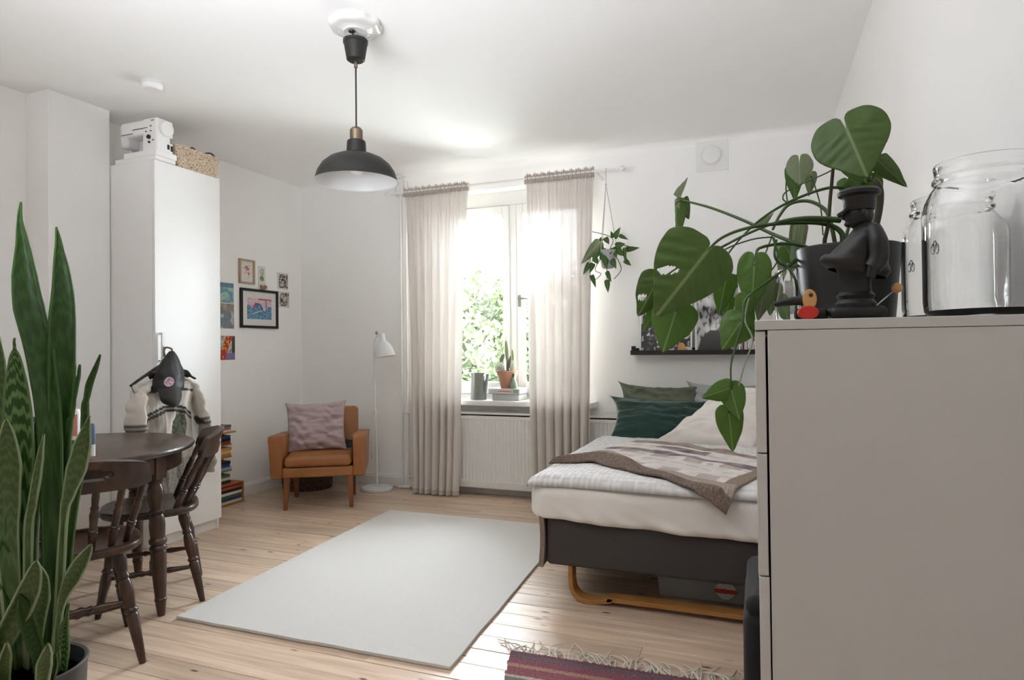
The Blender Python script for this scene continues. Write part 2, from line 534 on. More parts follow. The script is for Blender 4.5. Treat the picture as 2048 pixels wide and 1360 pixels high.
        ul = me.uv_layers.new(name='UVMap')
        ul.data.foreach_set('uv', np.array(s.UV, dtype=np.float32)[li].ravel())
        if any(c != (1., 1., 1.) and c != (1, 1, 1) for c in s.C):
            ca = me.color_attributes.new('Col', 'FLOAT_COLOR', 'POINT')
            cc = np.ones((len(s.C), 4), dtype=np.float32); cc[:, :3] = np.array(s.C, dtype=np.float32)
            ca.data.foreach_set('color', cc.ravel())
        if smooth:
            me.shade_smooth()
            me.set_sharp_from_angle(angle=math.radians(angle))
        me.validate()
        o = bpy.data.objects.new(name, me)
        COL.objects.link(o)
        if loc is not None: o.location = loc
        if parent is not None: o.parent = parent
        if bevel:
            md = o.modifiers.new('edge', 'BEVEL'); md.width = bevel; md.segments = 2; md.limit_method = 'ANGLE'
            md.angle_limit = math.radians(40)
        if subsurf:
            md = o.modifiers.new('smooth', 'SUBSURF'); md.levels = subsurf; md.render_levels = subsurf
        if solid:
            md = o.modifiers.new('thick', 'SOLIDIFY'); md.thickness = solid; md.offset = 0
        return o

def catmull(P, R, k):
    n = len(P); out, ro = [], []
    for i in range(n - 1):
        p0, p1, p2, p3 = P[max(i - 1, 0)], P[i], P[i + 1], P[min(i + 2, n - 1)]
        for j in range(k):
            t = j / k
            out.append(.5 * ((2 * p1) + (p2 - p0) * t + (2 * p0 - 5 * p1 + 4 * p2 - p3) * t * t + (3 * p1 - p0 - 3 * p2 + p3) * t ** 3))
            ro.append(R[i] * (1 - t) + R[i + 1] * t)
    out.append(P[-1]); ro.append(R[-1])
    return out, ro

def tag(o, label, cat, group=None, kind=None):
    o['label'] = label; o['category'] = cat
    if group: o['group'] = group
    if kind: o['kind'] = kind
    return o
def thing(name, label, cat, loc=(0, 0, 0), rotz=0., group=None):
    o = bpy.data.objects.new(name, None)
    COL.objects.link(o)
    o.empty_display_size = .05
    o.location = loc; o.rotation_euler = (0, 0, rotz)
    return tag(o, label, cat, group)
def struct(mb, name, mats, parent=None, label=None, **k):
    o = mb.build(name, mats, parent, world=parent is not None, **k)
    if parent is None:
        o['kind'] = 'structure'
        o['label'] = label or name
    return o
def dup(root, loc, rotz=None, label=None, group=None):
    r = root.copy(); COL.objects.link(r); r.location = loc
    if rotz is not None: r.rotation_euler = (0, 0, rotz)
    if label: r['label'] = label
    if group: r['group'] = group
    for ch in list(root.children):
        c = ch.copy(); COL.objects.link(c); c.parent = r
        for g in ch.children:
            d = g.copy(); COL.objects.link(d); d.parent = c
    return r
def rotm(a, ax): return Matrix.Rotation(a, 4, ax)
def T(x, y, z): return Matrix.Translation((x, y, z))
def nz(x, y=0., z=0.): return noise.noise(Vector((x, y, z)))

# ------------------------------------------------------------------ the room
XL, XR, YB, YR, H = -4.03, 0.50, 4.92, -3.4, 2.75
WX0, WX1, WZ0, WZ1 = -2.60, -1.25, 0.77, 2.545      # front window opening
fl = MB().box(XL - .1, XR + .1, YR - .1, YB + .1, -.12, -.022)
floor = struct(fl, 'floor', M_SOIL, label='pine plank floor of the room')
# boards
pk = .122
y = YR
k = 0
rng = random.Random(3)
off = (1.755 - YR) % pk
y = YR - pk + off
while y < YB:
    y0, y1 = max(y, YR), min(y + pk, YB)
    if y1 - y0 > .01:
        joint = rng.uniform(XL + .9, XR - .9) if k % 3 == 1 else None
        segs = [(XL, joint), (joint, XR)] if joint else [(XL, XR)]
        for (a, b) in segs:
            dz = rng.uniform(-.0012, .0004)
            mb = MB().box(a + .0008, b - .0008, y0 + .0011, y1 - .0011, -.022, dz)
            o = mb.build('plank', M_PINE, smooth=False, bevel=.0022)
            o.parent = floor
            o.location = o.location - floor.location
    y += pk; k += 1
ce = MB().box(XL - .1, XR + .1, YR - .1, YB + .3, H, H + .12)
struct(ce, 'ceiling', M_CEIL, label='white painted ceiling')
struct(MB().box(XL - .25, XL, YR - .1, YB + .3, -.05, H), 'wall_left', M_WALL, label='white left wall with pictures')
struct(MB().box(XR, XR + .25, YR - .1, YB + .3, -.05, H), 'wall_right', M_WALL, label='white right wall behind the monstera')
wb = MB()
T0, T1 = YB, YB + .30
wb.box(XL, WX0, T0, T1, -.05, H).box(WX1, XR, T0, T1, -.05, H).box(WX0, WX1, T0, T1, WZ1, H).box(WX0, WX1, T0, T1, -.05, WZ0)
struct(wb, 'wall_back', M_WALL, label='white window wall', smooth=False)
struct(MB().box(XL, XR, YR - .25, YR, -.05, H), 'wall_rear', M_WALL, label='white rear wall behind the viewer', smooth=False)
struct(MB().box(XL, -3.832, 2.485, 2.862, 0, H), 'wall_pier', M_WALL, label='white wall pier beside the wardrobe', bevel=.004)
# cove between ceiling and window wall
cv = MB()
R_ = .055
prof = [(YB, H - R_ * 1.0)] + [(YB - R_ + R_ * math.cos(a), H - R_ + R_ * math.sin(a)) for a in [PI / 2 * i / 6 for i in range(7)]] + [(YB - R_, H)]
cv.add([(x, p[0], p[1]) for x in (XL, XR) for p in prof], [(i, i + 1, i + 1 + len(prof), i + len(prof)) for i in range(len(prof) - 1)])
struct(cv, 'trim_1', M_WALL, label='rounded cove between window wall and ceiling')
# baseboards
def baseboard(name, p0, p1, nrm, label):
    d = (Vector(p1) - Vector(p0)); L = d.length; d.normalize()
    pr = [(0, 0), (.016, 0), (.016, .078), (.011, .088), (.011, .096), (.005, .102), (0, .102)]
    mb = MB()
    n = Vector(nrm)
    vs = [Vector(p) + n * a + Vector((0, 0, z)) for p in (p0, p1) for a, z in pr]
    k = len(pr)
    mb.add(vs, [(i, i + 1, i + 1 + k, i + k) for i in range(k - 1)] + [tuple(range(k)), tuple(range(2 * k - 1, k - 1, -1))])
    struct(mb, name, M_TRIM, label=label, angle=20)
baseboard('baseboard_left', (XL, 3.38, 0), (XL, YB, 0), (1, 0, 0), 'white baseboard along the left wall')
baseboard('baseboard_back', (XL + .016, YB, 0), (XR, YB, 0), (0, -1, 0), 'white baseboard along the window wall')
baseboard('baseboard_right', (XR, YB, 0), (XR, YR, 0), (-1, 0, 0), 'white baseboard along the right wall')
baseboard('baseboard_near', (XL, YR, 0), (XL, 2.48, 0), (1, 0, 0), 'white baseboard on the left wall near the table')

# front window: outer frame, two casements, centre post, panes
win = thing('window_1', 'white two casement window with green trees outside', 'window', (-1.98, YB + .16, WZ0))
del win['category']; win['kind'] = 'structure'
f = MB()
yA, yB_ = YB + .13, YB + .22
fw_ = .05
f.box(WX0, WX0 + fw_, yA, yB_, WZ0, WZ1).box(WX1 - fw_, WX1, yA, yB_, WZ0, WZ1)
f.box(WX0 + fw_, WX1 - fw_, yA, yB_, WZ1 - .12, WZ1).box(WX0 + fw_, WX1 - fw_, yA, yB_, WZ0, WZ0 + .05)
f.build('window_frame', M_FRAME, win, True, bevel=.004)
MB().box(-1.957, -1.893, yA - .005, yB_, WZ0 + .05, WZ1 - .12).build('center_post', M_FRAME, win, True, bevel=.004)
for (a, b) in ((WX0 + fw_, -1.957), (-1.893, WX1 - fw_)):
    s_ = MB(); st = .062; y0, y1 = yA - .022, yA + .03
    z0, z1 = WZ0 + .052, WZ1 - .125
    s_.box(a + .003, a + st, y0, y1, z0, z1).box(b - st, b - .003, y0, y1, z0, z1)
    s_.box(a + st, b - st, y0, y1, z1 - .075, z1).box(a + st, b - st, y0, y1, z0, z0 + .1)
    sa = s_.build('casement', M_FRAME, win, True, bevel=.005)
    MB().box(a + st - .004, b - st + .004, yA + .002, yA + .006, z0 + .09, z1 - .07).build('pane', M_PANE, sa, True)
    if b < -1.97:
        for zz in (2.14, 1.64):
            MB().box(b - .012, b + .012, y0 - .008, y0 - .001, zz - .035, zz + .035).build('hinge', M_STEEL, sa, True, bevel=.002)
    else:
        h = MB()
        h.box(a + .016, a + .038, y0 - .008, y0 - .0005, 1.555, 1.655)
        h.tube([(a + .027, y0 - .006, 1.625), (a + .027, y0 - .035, 1.625), (a + .05, y0 - .04, 1.623), (a + .125, y0 - .04, 1.618)], .0075, 8, smooth=3)
        h.build('window_handle', M_STEEL, sa, True)
sl = MB().rbox(-2.78, -1.185, 4.765, YB + .135, .742, .785, .008, 3)
tag(sl.build('window_sill', M_TRIM), 'white window sill', 'sill')
bpy.data.objects['window_sill'].name = 'trim_2'
o = bpy.data.objects['trim_2']; o['kind'] = 'structure'; del o['category']; o['label'] = 'deep white window sill above the radiator'

# ------------------------------------------------------------------ outside
gr = MB().box(-30, 30, YB + .3, 60, -2.2, -1.6)
struct(gr, 'ground', mat('pale_gravel', '#dcdad2', .95, noise_amt=.2, noise_scale=3), label='pale gravel yard outside the window')
M_TREE = leaf_mat('tree_leaf', '#424a34', '#525c3f', '#4c543f', translucent=.4)
M_BARK = mat('grey_bark', '#5d544a', .9, bump=.5, bump_scale=30)
def tree(x, y, z0, zc, rx, rz, n, label, seed, size=.10):
    rg = np.random.default_rng(seed)
    t = thing('tree', label, 'tree', (x, y, z0), 0, 'trees outside the window')
    tb = MB()
    tb.tube([(0, 0, 0), (.05, .02, (zc - z0) * .5), (0, 0, zc - z0)], [.14, .1, .05], 8, smooth=4)
    for q in range(6):
        a = rg.uniform(0, 6.28); L = rx * rg.uniform(.5, .9)
        zz = (zc - z0) * rg.uniform(.55, .95)
        tb.tube([(0, 0, zz), (L * .5 * math.cos(a), L * .5 * math.sin(a), zz + .3), (L * math.cos(a), L * math.sin(a), zz + .7)], [.05, .03, .012], 6, smooth=3)
    tb.build('trunk', M_BARK, t)
    d = rg.normal(size=(n, 3)); d /= np.linalg.norm(d, axis=1)[:, None]
    lump = 1 + .18 * np.sin(d[:, 0] * 7 + seed) * np.cos(d[:, 2] * 6 + seed) + .12 * np.sin(d[:, 1] * 13)
    rr = rg.uniform(.55, 1., n) ** .5 * lump
    P = d * rr[:, None] * np.array([rx, rx, rz]) + np.array([0, 0, zc - z0])
    a = rg.normal(size=(n, 3)); a /= np.linalg.norm(a, axis=1)[:, None]
    b = np.cross(a, rg.normal(size=(n, 3))); b /= np.linalg.norm(b, axis=1)[:, None]
    s = size * rg.uniform(.6, 1.3, n)[:, None]
    V = np.stack([P - a * s, P + b * s * .55, P + a * s, P - b * s * .55], 1).reshape(-1, 3)
    mb = MB()
    mb.V = [tuple(v) for v in V]; mb.F = [(4 * i, 4 * i + 1, 4 * i + 2, 4 * i + 3) for i in range(n)]
    mb.MI = [0] * n; mb.UV = [(.2, 0.), (.3, .5), (.2, 1.), (.8, .5)] * n; mb.C = [(1., 1., 1.)] * (4 * n)
    c = mb.build('crown', M_TREE, t, smooth=False)
    return t
tree(-5.15, 11.6, -1.6, .75, 1.45, 1.7, 9000, 'tall leafy tree outside, seen through the left half of the window', 1)
tree(-1.5, 12.4, -1.6, .55, 1.15, 1.5, 5000, 'leafy tree outside behind the right curtain', 2)
tree(-8.4, 12.2, -1.6, .3, 1.4, 1.4, 4000, 'leafy tree outside behind the left curtain', 3)
tree(-5.2, 16.8, -1.6, .9, 1.8, 2.0, 7000, 'leafy tree farther off, showing between the window halves', 4)
ow = thing('overhead_wires', 'thin overhead wires crossing the white sky outside', 'wire', (-13, 15, -1.6))
for q, (za, zb) in enumerate(((4.6, 3.1), (4.15, 2.75))):
    pts = []
    for i in range(13):
        t = i / 12
        pts.append((-13 + 13 * t, 20, za + (zb - za) * t - .5 * math.sin(PI * t) + .6))
    MB().tube(pts, .014, 5).build('wire', M_BLK2, ow, True)
for xx, zt_ in ((-13, 5.6), (0, 4.2)):
    MB().tube([(xx, 20, -1.6), (xx, 20, zt_)], .09, 8).build('pole', M_BARK, ow, True)

# ------------------------------------------------------------------ wardrobe and what is on and at it
WF = -3.452
wd = thing('wardrobe', 'tall narrow white wardrobe with plain door beside the wall pier', 'wardrobe', (-3.74, 3.12, 0))
c = MB()
c.box(-4.028, WF - .022, 2.868, 2.886, 0, 2.4).box(-4.028, WF - .022, 3.36, 3.378, 0, 2.4)
c.box(-4.028, WF - .022, 2.886, 3.36, 2.382, 2.4).box(-4.028, WF - .022, 2.886, 3.36, .07, .088).box(-4.028, -4.02, 2.886, 3.36, .088, 2.382)
c.build('carcass', M_WHITE, wd, True, smooth=False, bevel=.0015)
MB().box(WF - .05, WF - .034, 2.886, 3.36, 0, .069).build('toe_kick', M_WHITE, wd, True)
dr = MB().box(WF - .019, WF, 2.868, 3.378, .072, 2.398).build('door', M_WHITE, wd, True, bevel=.0015)
hd = MB()
hd.box(WF, WF + .028, 2.896, 2.906, 1.318, 1.33).box(WF, WF + .028, 2.896, 2.906, 1.15, 1.162)
hd.box(WF + .02, WF + .032, 2.890, 2.912, 1.15, 1.33)
hd.build('handle', M_ENAM, dr, True, bevel=.002)

# sewing machine
sm = thing('sewing_machine', 'white sewing machine standing on top of the wardrobe', 'sewing machine', (-3.62, 2.95, 2.40))
b = MB()
b.box(-3.80, -3.448, 2.872, 3.02, 2.4005, 2.432).box(-3.72, -3.44, 2.869, 3.022, 2.425, 2.462)
b.build('base', M_WHITE, sm, True, bevel=.004)
b = MB().rbox(-3.575, -3.452, 2.884, 3.006, 2.455, 2.668, .012, 3)
pil = b.build('pillar', M_WHITE, sm, True)
b = MB().rbox(-3.775, -3.47, 2.886, 3.0, 2.572, 2.668, .022, 4)
b.build('arm', M_WHITE, sm, True)
b = MB().rbox(-3.787, -3.72, 2.888, 2.998, 2.508, 2.668, .028, 4)
b.tube([(-3.752, 2.94, 2.515), (-3.752, 2.94, 2.466)], .004, 6)
b.box(-3.765, -3.74, 2.92, 2.96, 2.462, 2.468)
b.build('head', M_ENAM, sm, True)
b = MB().lathe([(.045, 0), (.048, .006), (.048, .018), (.043, .024), (.012, .026), (.0001, .026)], (-3.452, 2.945, 2.607), 28, M=rotm(PI / 2, 'Y'))
b.build('handwheel', M_WHITE, sm, True)
def knob(c, r, h, name, m, par, ax='X', ang=PI / 2):
    return MB().lathe([(r, 0), (r, h * .8), (r * .85, h), (.0001, h)], c, 16, M=rotm(ang, ax)).build(name, m, par, True)
knob((-3.515, 2.884, 2.548), .013, .012, 'dial', M_BLACK, pil)
knob((-3.513, 2.884, 2.515), .007, .008, 'dial', M_DARKT, pil)
for (x_, z_) in ((-3.54, 2.585), (-3.50, 2.585), (-3.48, 2.525), (-3.50, 2.615)):
    knob((x_, 2.884, z_), .004, .005, 'button', M_DARKT, pil)
MB().box(-3.66, -3.53, 2.8835, 2.886, 2.607, 2.611).box(-3.76, -3.66, 2.8835, 2.886, 2.585, 2.588).build('seam_line', M_DARKT, sm, True)
MB().box(-3.50, -3.475, 2.8835, 2.885, 2.646, 2.653).build('emblem', mat('orange_print', '#b0673a', .5), sm, True)
sk = MB().box(-3.4525, -3.449, 2.96, 2.975, 2.485, 2.515).box(-3.4525, -3.449, 2.985, 2.999, 2.478, 2.512)
sk.build('power_socket', M_BLK2, sm, True)
MB().box(-3.4525, -3.450, 2.98, 2.998, 2.525, 2.56).build('rating_plate', M_STEEL, sm, True)
b = MB().rbox(-3.78, -3.60, 2.93, 3.0, 2.4325, 2.463, .01, 2).rbox(-3.66, -3.58, 2.9, 2.99, 2.432, 2.475, .012, 2)
b.build('presser_foot_gear', M_DARKT, sm, True)

# woven basket on the wardrobe
bk = thing('woven_basket', 'pale seagrass basket on top of the wardrobe beside the sewing machine', 'basket', (-3.56, 3.20, 2.401))
def basket_wall(mb, x0, x1, y0, y1, z0, z1, taper, amp, nu, nv):
    per = 2 * (x1 - x0 + y1 - y0)
    cx, cy = (x0 + x1) / 2, (y0 + y1) / 2
    def fn(u, v):
        s = u * per
        wx, wy = x1 - x0, y1 - y0
        if s < wx: px_, py_, n_ = x0 + s, y0, (0, -1)
        elif s < wx + wy: px_, py_, n_ = x1, y0 + s - wx, (1, 0)
        elif s < 2 * wx + wy: px_, py_, n_ = x1 - (s - wx - wy), y1, (0, 1)
        else: px_, py_, n_ = x0, y1 - (s - 2 * wx - wy), (-1, 0)
        k = taper + (1 - taper) * v
        jx, jz = .6 * nz(u * 60, v * 25), .8 * nz(u * 50, v * 20, 8)
        d = amp * math.sin(u * per / .0026 + 3 * jx) * math.sin(v * (z1 - z0) / .0032 + 3 * jz)
        return (cx + (px_ - cx) * k + n_[0] * d, cy + (py_ - cy) * k + n_[1] * d, z0 + (z1 - z0) * v)
    def cf(u, v):
        q = math.sin(u * per / .0045 + 5 * nz(u * 60, v * 25)) * math.sin(v * (z1 - z0) / .004 + 4 * nz(u * 50, v * 20, 8)) + .3 * nz(u * 130, v * 50)
        return srgb('#7a5c44') if q > .62 else (srgb('#d8c7b2') if nz(u * 60, v * 30, 3) > -.15 else srgb('#bfa78c'))
    mb.slab(fn, .006, nu, nv, colfn=cf)
b = MB()
basket_wall(b, -3.66, -3.462, 3.04, 3.385, 2.4015, 2.545, .86, .0024, 420, 60)
b.build('basket_body', mat('seagrass_weave', rough=.85, vcol=True), bk, True)
b = MB().box(-3.645, -3.477, 3.066, 3.358, 2.4015, 2.41)
b.build('basket_bottom', M_SEAG, bk, True)
st = MB()
st.tube([(-3.52, 3.07, 2.50), (-3.52, 3.10, 2.548), (-3.52, 3.14, 2.552), (-3.53, 3.2, 2.53)], .013, 8, smooth=5, flat=.5)
tag(st.build('leather_belt', mat('tan_leather_strap', '#8f6a48', .5)), 'tan leather belt coiled at the left end of the woven basket', 'belt', 'belts in the basket')
st = MB()
st.tube([(-3.53, 3.17, 2.48), (-3.53, 3.20, 2.545), (-3.53, 3.225, 2.57), (-3.525, 3.25, 2.552), (-3.52, 3.29, 2.535), (-3.52, 3.31, 2.50)], .015, 8, smooth=5, flat=.45)
tag(st.build('leather_belt', mat('red_leather', '#7c3a26', .45)), 'red-brown leather belt peaking over the middle of the woven basket', 'belt', 'belts in the basket')
st = MB()
st.tube([(-3.50, 3.24, 2.49), (-3.50, 3.275, 2.543), (-3.50, 3.31, 2.563), (-3.50, 3.35, 2.572), (-3.50, 3.382, 2.556), (-3.50, 3.384, 2.53), (-3.5, 3.37, 2.5)], .0065, 8, smooth=6, flat=.8)
tag(st.build('leather_belt', mat('dark_leather', '#3a2820', .4)), 'dark leather belt looping over the right end of the woven basket', 'belt', 'belts in the basket')

# jacket on a hanger
jk = thing('jacket', 'cream windbreaker jacket with dark stripes on a hanger at the wardrobe door', 'jacket', (-3.39, 2.9, .32))
cream, dark, grey_, gdk = srgb('#cfc8be'), srgb('#3a3632'), srgb('#a39b90'), srgb('#5c5a4d')
def jacket_col(y, z, sleeve=False):
    c0 = 2.91
    arc = .865 - .55 * (y - c0) ** 2 * 4 if not sleeve else .80
    if sleeve: arc = .765 if y > 3.05 else .765
    d = z - arc
    if abs(d - .014) < .009 or abs(d + .014) < .010: return dark
    if abs(d) < .02: return grey_
    if not sleeve:
        if abs(y - (c0 - .015)) < .008 and z > arc: return srgb('#e4e0d8')
        if z < arc - .02:
            if (y - 2.97) ** 2 / .0032 + (z - .74) ** 2 / .008 < 1: return srgb('#3c4634') if nz(y * 60, z * 60) > 0 else gdk
            if z < .55: return tuple(q * (.55 + .3 * nz(y * 90, z * 90)) for q in grey_)
            if abs(y - 2.91) < .03: return srgb('#ddd8d0')
            return tuple(q * .8 for q in grey_)
        zy = 1.06 - .15 * abs(y - c0) - .05
        if abs(z - zy + .02) < .006: return dark
    else:
        if z < arc - .03: return tuple(q * .85 for q in grey_)
    return cream
def torso(side):
    def fn(u, v):
        z = 1.075 - .735 * v
        wl = .10 + .14 * min(1, v / .07) ** .6 if v < .07 else (.24 - .075 * min(1, (v - .07) / .2) + .02 * v)
        wr = .09 + .13 * min(1, v / .07) ** .6 if v < .07 else (.22 - .06 * min(1, (v - .07) / .2) + .05 * v)
        y = 2.905 - wl + (wl + wr) * u
        zz = z - .10 * abs(2 * u - 1) ** 1.4 * max(0, 1 - v / .07) if v < .07 else z
        q = 1 - abs(2 * u - 1) ** 3
        wr_ = .016 * nz(u * 7, v * 9, 2) + .010 * math.sin(u * 23 + v * 5 + 2 * nz(u * 3, v * 4)) + .006 * nz(u * 20, v * 8)
        x = -3.405 + side * (.026 * q + .006) + (wr_ if side > 0 else 0) * (.3 + .7 * q)
        return (x, y, zz)
    return fn
b = MB()
b.grid(torso(1), 60, 90, colfn=None)
b.C = [jacket_col(v[1], v[2]) for v in b.V]
n0 = len(b.V)
b.grid(torso(-1), 20, 30)
b.C = b.C[:n0] + [cream] * (len(b.V) - n0)
b.build('jacket_body', M_CLOTHV, jk, True, angle=70)
def sleeve(path, rad):
    P, R = catmull([Vector(p) for p in path], rad, 10)
    m = MB(); m.tube(P, R, 28, flat=.42)
    for i, v in enumerate(m.V):
        q = .009 * nz(v[1] * 24, v[2] * 30, v[0] * 15) + .004 * math.sin(v[2] * 60 + 50 * v[1] + 6 * nz(v[1] * 9, v[2] * 9))
        m.V[i] = (v[0] + q, v[1] + q * .6, v[2])
    m.C = [jacket_col(v[1], v[2], True) for v in m.V]
    return m
sleeve([(-3.405, 2.82, 1.035), (-3.40, 2.735, .985), (-3.395, 2.695, .90), (-3.39, 2.688, .78), (-3.385, 2.70, .62), (-3.38, 2.71, .46)], [.028, .055, .070, .078, .068, .055]).build('sleeve', M_CLOTHV, jk, True, angle=70)
sleeve([(-3.405, 3.02, 1.045), (-3.40, 3.09, 1.0), (-3.395, 3.135, .90), (-3.39, 3.165, .78), (-3.385, 3.20, .62), (-3.38, 3.215, .42)], [.028, .048, .060, .063, .058, .048]).build('sleeve', M_CLOTHV, jk, True, angle=70)
cl = MB().tube([(-3.40, 2.78, 1.06), (-3.36, 2.84, 1.085), (-3.345, 2.91, 1.05), (-3.36, 2.99, 1.085), (-3.40, 3.06, 1.06)], .022, 8, smooth=5, flat=.7)
cl.build('collar', M_CLOTHV, jk, True)
hg = thing('coat_hanger', 'dark coat hanger holding up the cream jacket', 'hanger', (-3.405, 2.9, 1.06))
h = MB().tube([(-3.405, 2.665, 1.015), (-3.405, 2.76, 1.07), (-3.405, 2.9, 1.135), (-3.405, 3.02, 1.085), (-3.405, 3.12, 1.035)], [.010, .012, .015, .012, .010], 8, smooth=5, flat=.7)
h.build('hanger_bar', M_BLK2, hg, True)
h = MB().tube([(-3.405, 2.9, 1.13), (-3.405, 2.9, 1.19), (-3.415, 2.9, 1.23), (-3.428, 2.9, 1.255), (-3.44, 2.9, 1.235)], .0025, 6, smooth=5)
h.build('hook', M_STEEL, hg, True)
# cap
cp = thing('baseball_cap', 'black baseball cap with pink patch hanging from the wardrobe handle', 'cap', (-3.33, 2.92, .93))
def crown(u, v):
    a = 2 * PI * u
    z = 1.215 - .24 * v
    w = .012 + .088 * math.sin(min(1, v * 1.15) * PI / 2) ** .85
    dpt = .014 + .06 * math.sin(min(1, v * 1.1) * PI / 2)
    wr_ = 1 + .09 * nz(math.cos(a) * 2, math.sin(a) * 2, v * 5)
    cy = 2.893 - .03 * v
    return (-3.345 + dpt * math.sin(a) * wr_, cy + w * math.cos(a) * wr_, z)
b = MB().grid(crown, 40, 24)
b.build('crown', M_BLACK, cp, True, angle=80)
def brim(u, v):
    a = -1 + 2 * u
    w = .080 * math.sqrt(max(0, 1 - (v * .97) ** 4))
    return (-3.268 + .030 * math.sin(v * 1.6) - .055 * a * a, 2.855 + a * w - .02 * v, 1.0 - .115 * v + .012 * a * a)
MB().slab(brim, .004, 20, 12).build('brim', mat('brim_cloth', '#302e2c', .7), cp, True, angle=60)
def patch(u, v):
    a = 2 * PI * u
    p = crown(.335 + .050 * v * math.cos(a), .76 + .12 * v * math.sin(a))
    return (p[0] + .004, p[1] - .003, p[2])
def patch_c(u, v):
    q = nz(v * 3.2 * math.cos(2 * PI * u), v * 3.2 * math.sin(2 * PI * u), 4)
    return srgb('#c9679b') if q > .12 else (srgb('#b9b4b4') if q > -.2 else srgb('#4d4a4c'))
b = MB().grid(patch, 24, 8, colfn=patch_c).build('patch', M_CLOTHV, cp, True)
MB().tube([(-3.35, 2.893, 1.2), (-3.35, 2.897, 1.228), (-3.41, 2.901, 1.235), (-3.412, 2.901, 1.18)], .006, 6, smooth=4).build('strap', mat('cap_strap', '#7d5b3a', .6), cp, True)

# ------------------------------------------------------------------ smoke alarm, vent
sa = thing('smoke_alarm', 'round white smoke alarm on the ceiling', 'smoke alarm', (-3.205, 2.65, H - .045))
MB().lathe([(.0001, .0), (.045, 0), (.053, .008), (.056, .028)], (-3.205, 2.65, H - .045), 28).build('cover', M_WHITE, sa, True)
MB().lathe([(.058, 0), (.058, .0165), (.05, .0165)], (-3.205, 2.65, H - .0168), 28).build('mount', M_ENAM, sa, True)
vt = thing('air_vent', 'square white wall vent with a round valve near the ceiling', 'vent', (-.3, YB, 2.5))
MB().box(-.414, -.186, YB - .012, YB - .0005, 2.50, 2.722).build('plate', M_TRIM, vt, True, bevel=.003)
MB().lathe([(.072, 0), (.072, .01), (.062, .022)], (-.302, YB - .012, 2.612), 32, M=rotm(PI / 2, 'X')).build('valve_ring', M_TRIM, vt, True)
MB().lathe([(.062, 0), (.066, .004), (.063, .012), (.02, .017), (.0001, .017)], (-.302, YB - .036, 2.612), 32, M=rotm(PI / 2, 'X')).build('valve_disc', M_TRIM, vt, True)

# ------------------------------------------------------------------ pendant lamp
px_, py_ = -1.752, 2.535
pd = thing('pendant_lamp', 'black enamel pendant lamp with white inside hanging from the ceiling', 'lamp', (px_, py_, 1.99))
b = MB().lathe([(.06, 0), (.075, .02), (.08, .05), (.1, .058)][:0] + [(.053, -.002), (.066, .006), (.07, .03), (.1, .034)][:0] + [(.0001, 0), (.034, 0), (.042, .006), (.055, .082), (.058, .084), (.058, .098), (.0001, .098)], (px_, py_, 2.572), 28)
b.build('canopy_cup', M_BLACK, pd, True)
b = MB().lathe([(.009, 0), (.009, .03)], (px_, py_, 2.542), 10)
b.build('cord_grip', M_BRASS, pd, True)
MB().lathe([(.028, 0), (.03, .01), (.03, .055), (.022, .066), (.009, .072)], (px_, py_, 2.19), 20).build('brass_cap', M_BRASS, pd, True)
MB().tube([(px_, py_, 2.56), (px_, py_, 2.25)], .004, 8).build('cord', M_BLK2, pd, True)
shp = [(.040, .195), (.043, .19), (.046, .138), (.056, .131), (.088, .124), (.128, .106), (.158, .08), (.178, .048), (.187, .02), (.191, .007), (.197, 0)]
shi = [(.197, 0), (.1885, .004), (.1835, .02), (.174, .047), (.154, .078), (.125, .102), (.087, .12), (.05, .127), (.0001, .128)]
Mt = T(px_, py_, 2.0)
MB().open_lathe([(.0001, .195)] + shp, (0, 0, 0), 48, M=Mt).build('shade', M_BLACK, pd, True, angle=25)
MB().open_lathe(shi, (0, 0, 0), 48, M=Mt).build('shade_lining', M_ENAM, pd, True, angle=40)
bl = MB().ell((0, 0, 0), (.034, .034, .036), 18, 12, M=Mt @ T(0, 0, .068)).lathe([(.014, .095), (.02, .09), (.014, .125)], (0, 0, 0), 14, M=Mt)
bl.build('bulb', M_BULB, pd, True)
rs = thing('ceiling_rose', 'white glossy scalloped ceiling rose above the pendant lamp', 'ceiling rose', (px_, py_, 2.67))
wob = lambda a, k: 1 + .045 * math.cos(8 * a) * (k / 7)
MB().lathe([(.03, .018), (.055, .016), (.06, .022), (.09, .028), (.108, .030), (.118, .036), (.122, .046), (.123, .0595)], (px_, py_, 2.69), 64, wob=wob).build('rose_plate', M_PORC, rs, True, angle=50)
hk = MB().tube([(px_ - .0, py_ - .03, 2.70), (px_ + .012, py_ - .04, 2.682), (px_ + .016, py_ - .04, 2.668)], .004, 6, smooth=4)
hk.ell((px_, py_ - .03, 2.70), (.016, .016, .008), 12, 6)
hk.build('rose_hook', M_BLK2, rs, True)

# ------------------------------------------------------------------ curtains, rod
RY, RZ = 4.725, 2.541
rd = thing('curtain_rod', 'thin white curtain rod with ball ends above the window', 'curtain rod', (-1.98, RY, RZ))
MB().tube([(-2.945, RY, RZ), (-.94, RY, RZ)], .009, 10).build('rod', M_TRIM, rd, True)
for xx in (-2.96, -.925):
    MB().ell((xx, RY, RZ), (.02, .02, .02), 14, 10).build('finial', M_TRIM, rd, True)
for xx in (-2.82, -1.12):
    b = MB().tube([(xx, RY, RZ - .012), (xx, RY + .09, RZ - .014), (xx, YB - .004, RZ - .014)], .006, 8)
    b.lathe([(.018, 0), (.018, .006)], (xx, YB - .0005, RZ - .014), 14, M=rotm(PI / 2, 'X'))
    b.build('bracket', M_TRIM, rd, True)

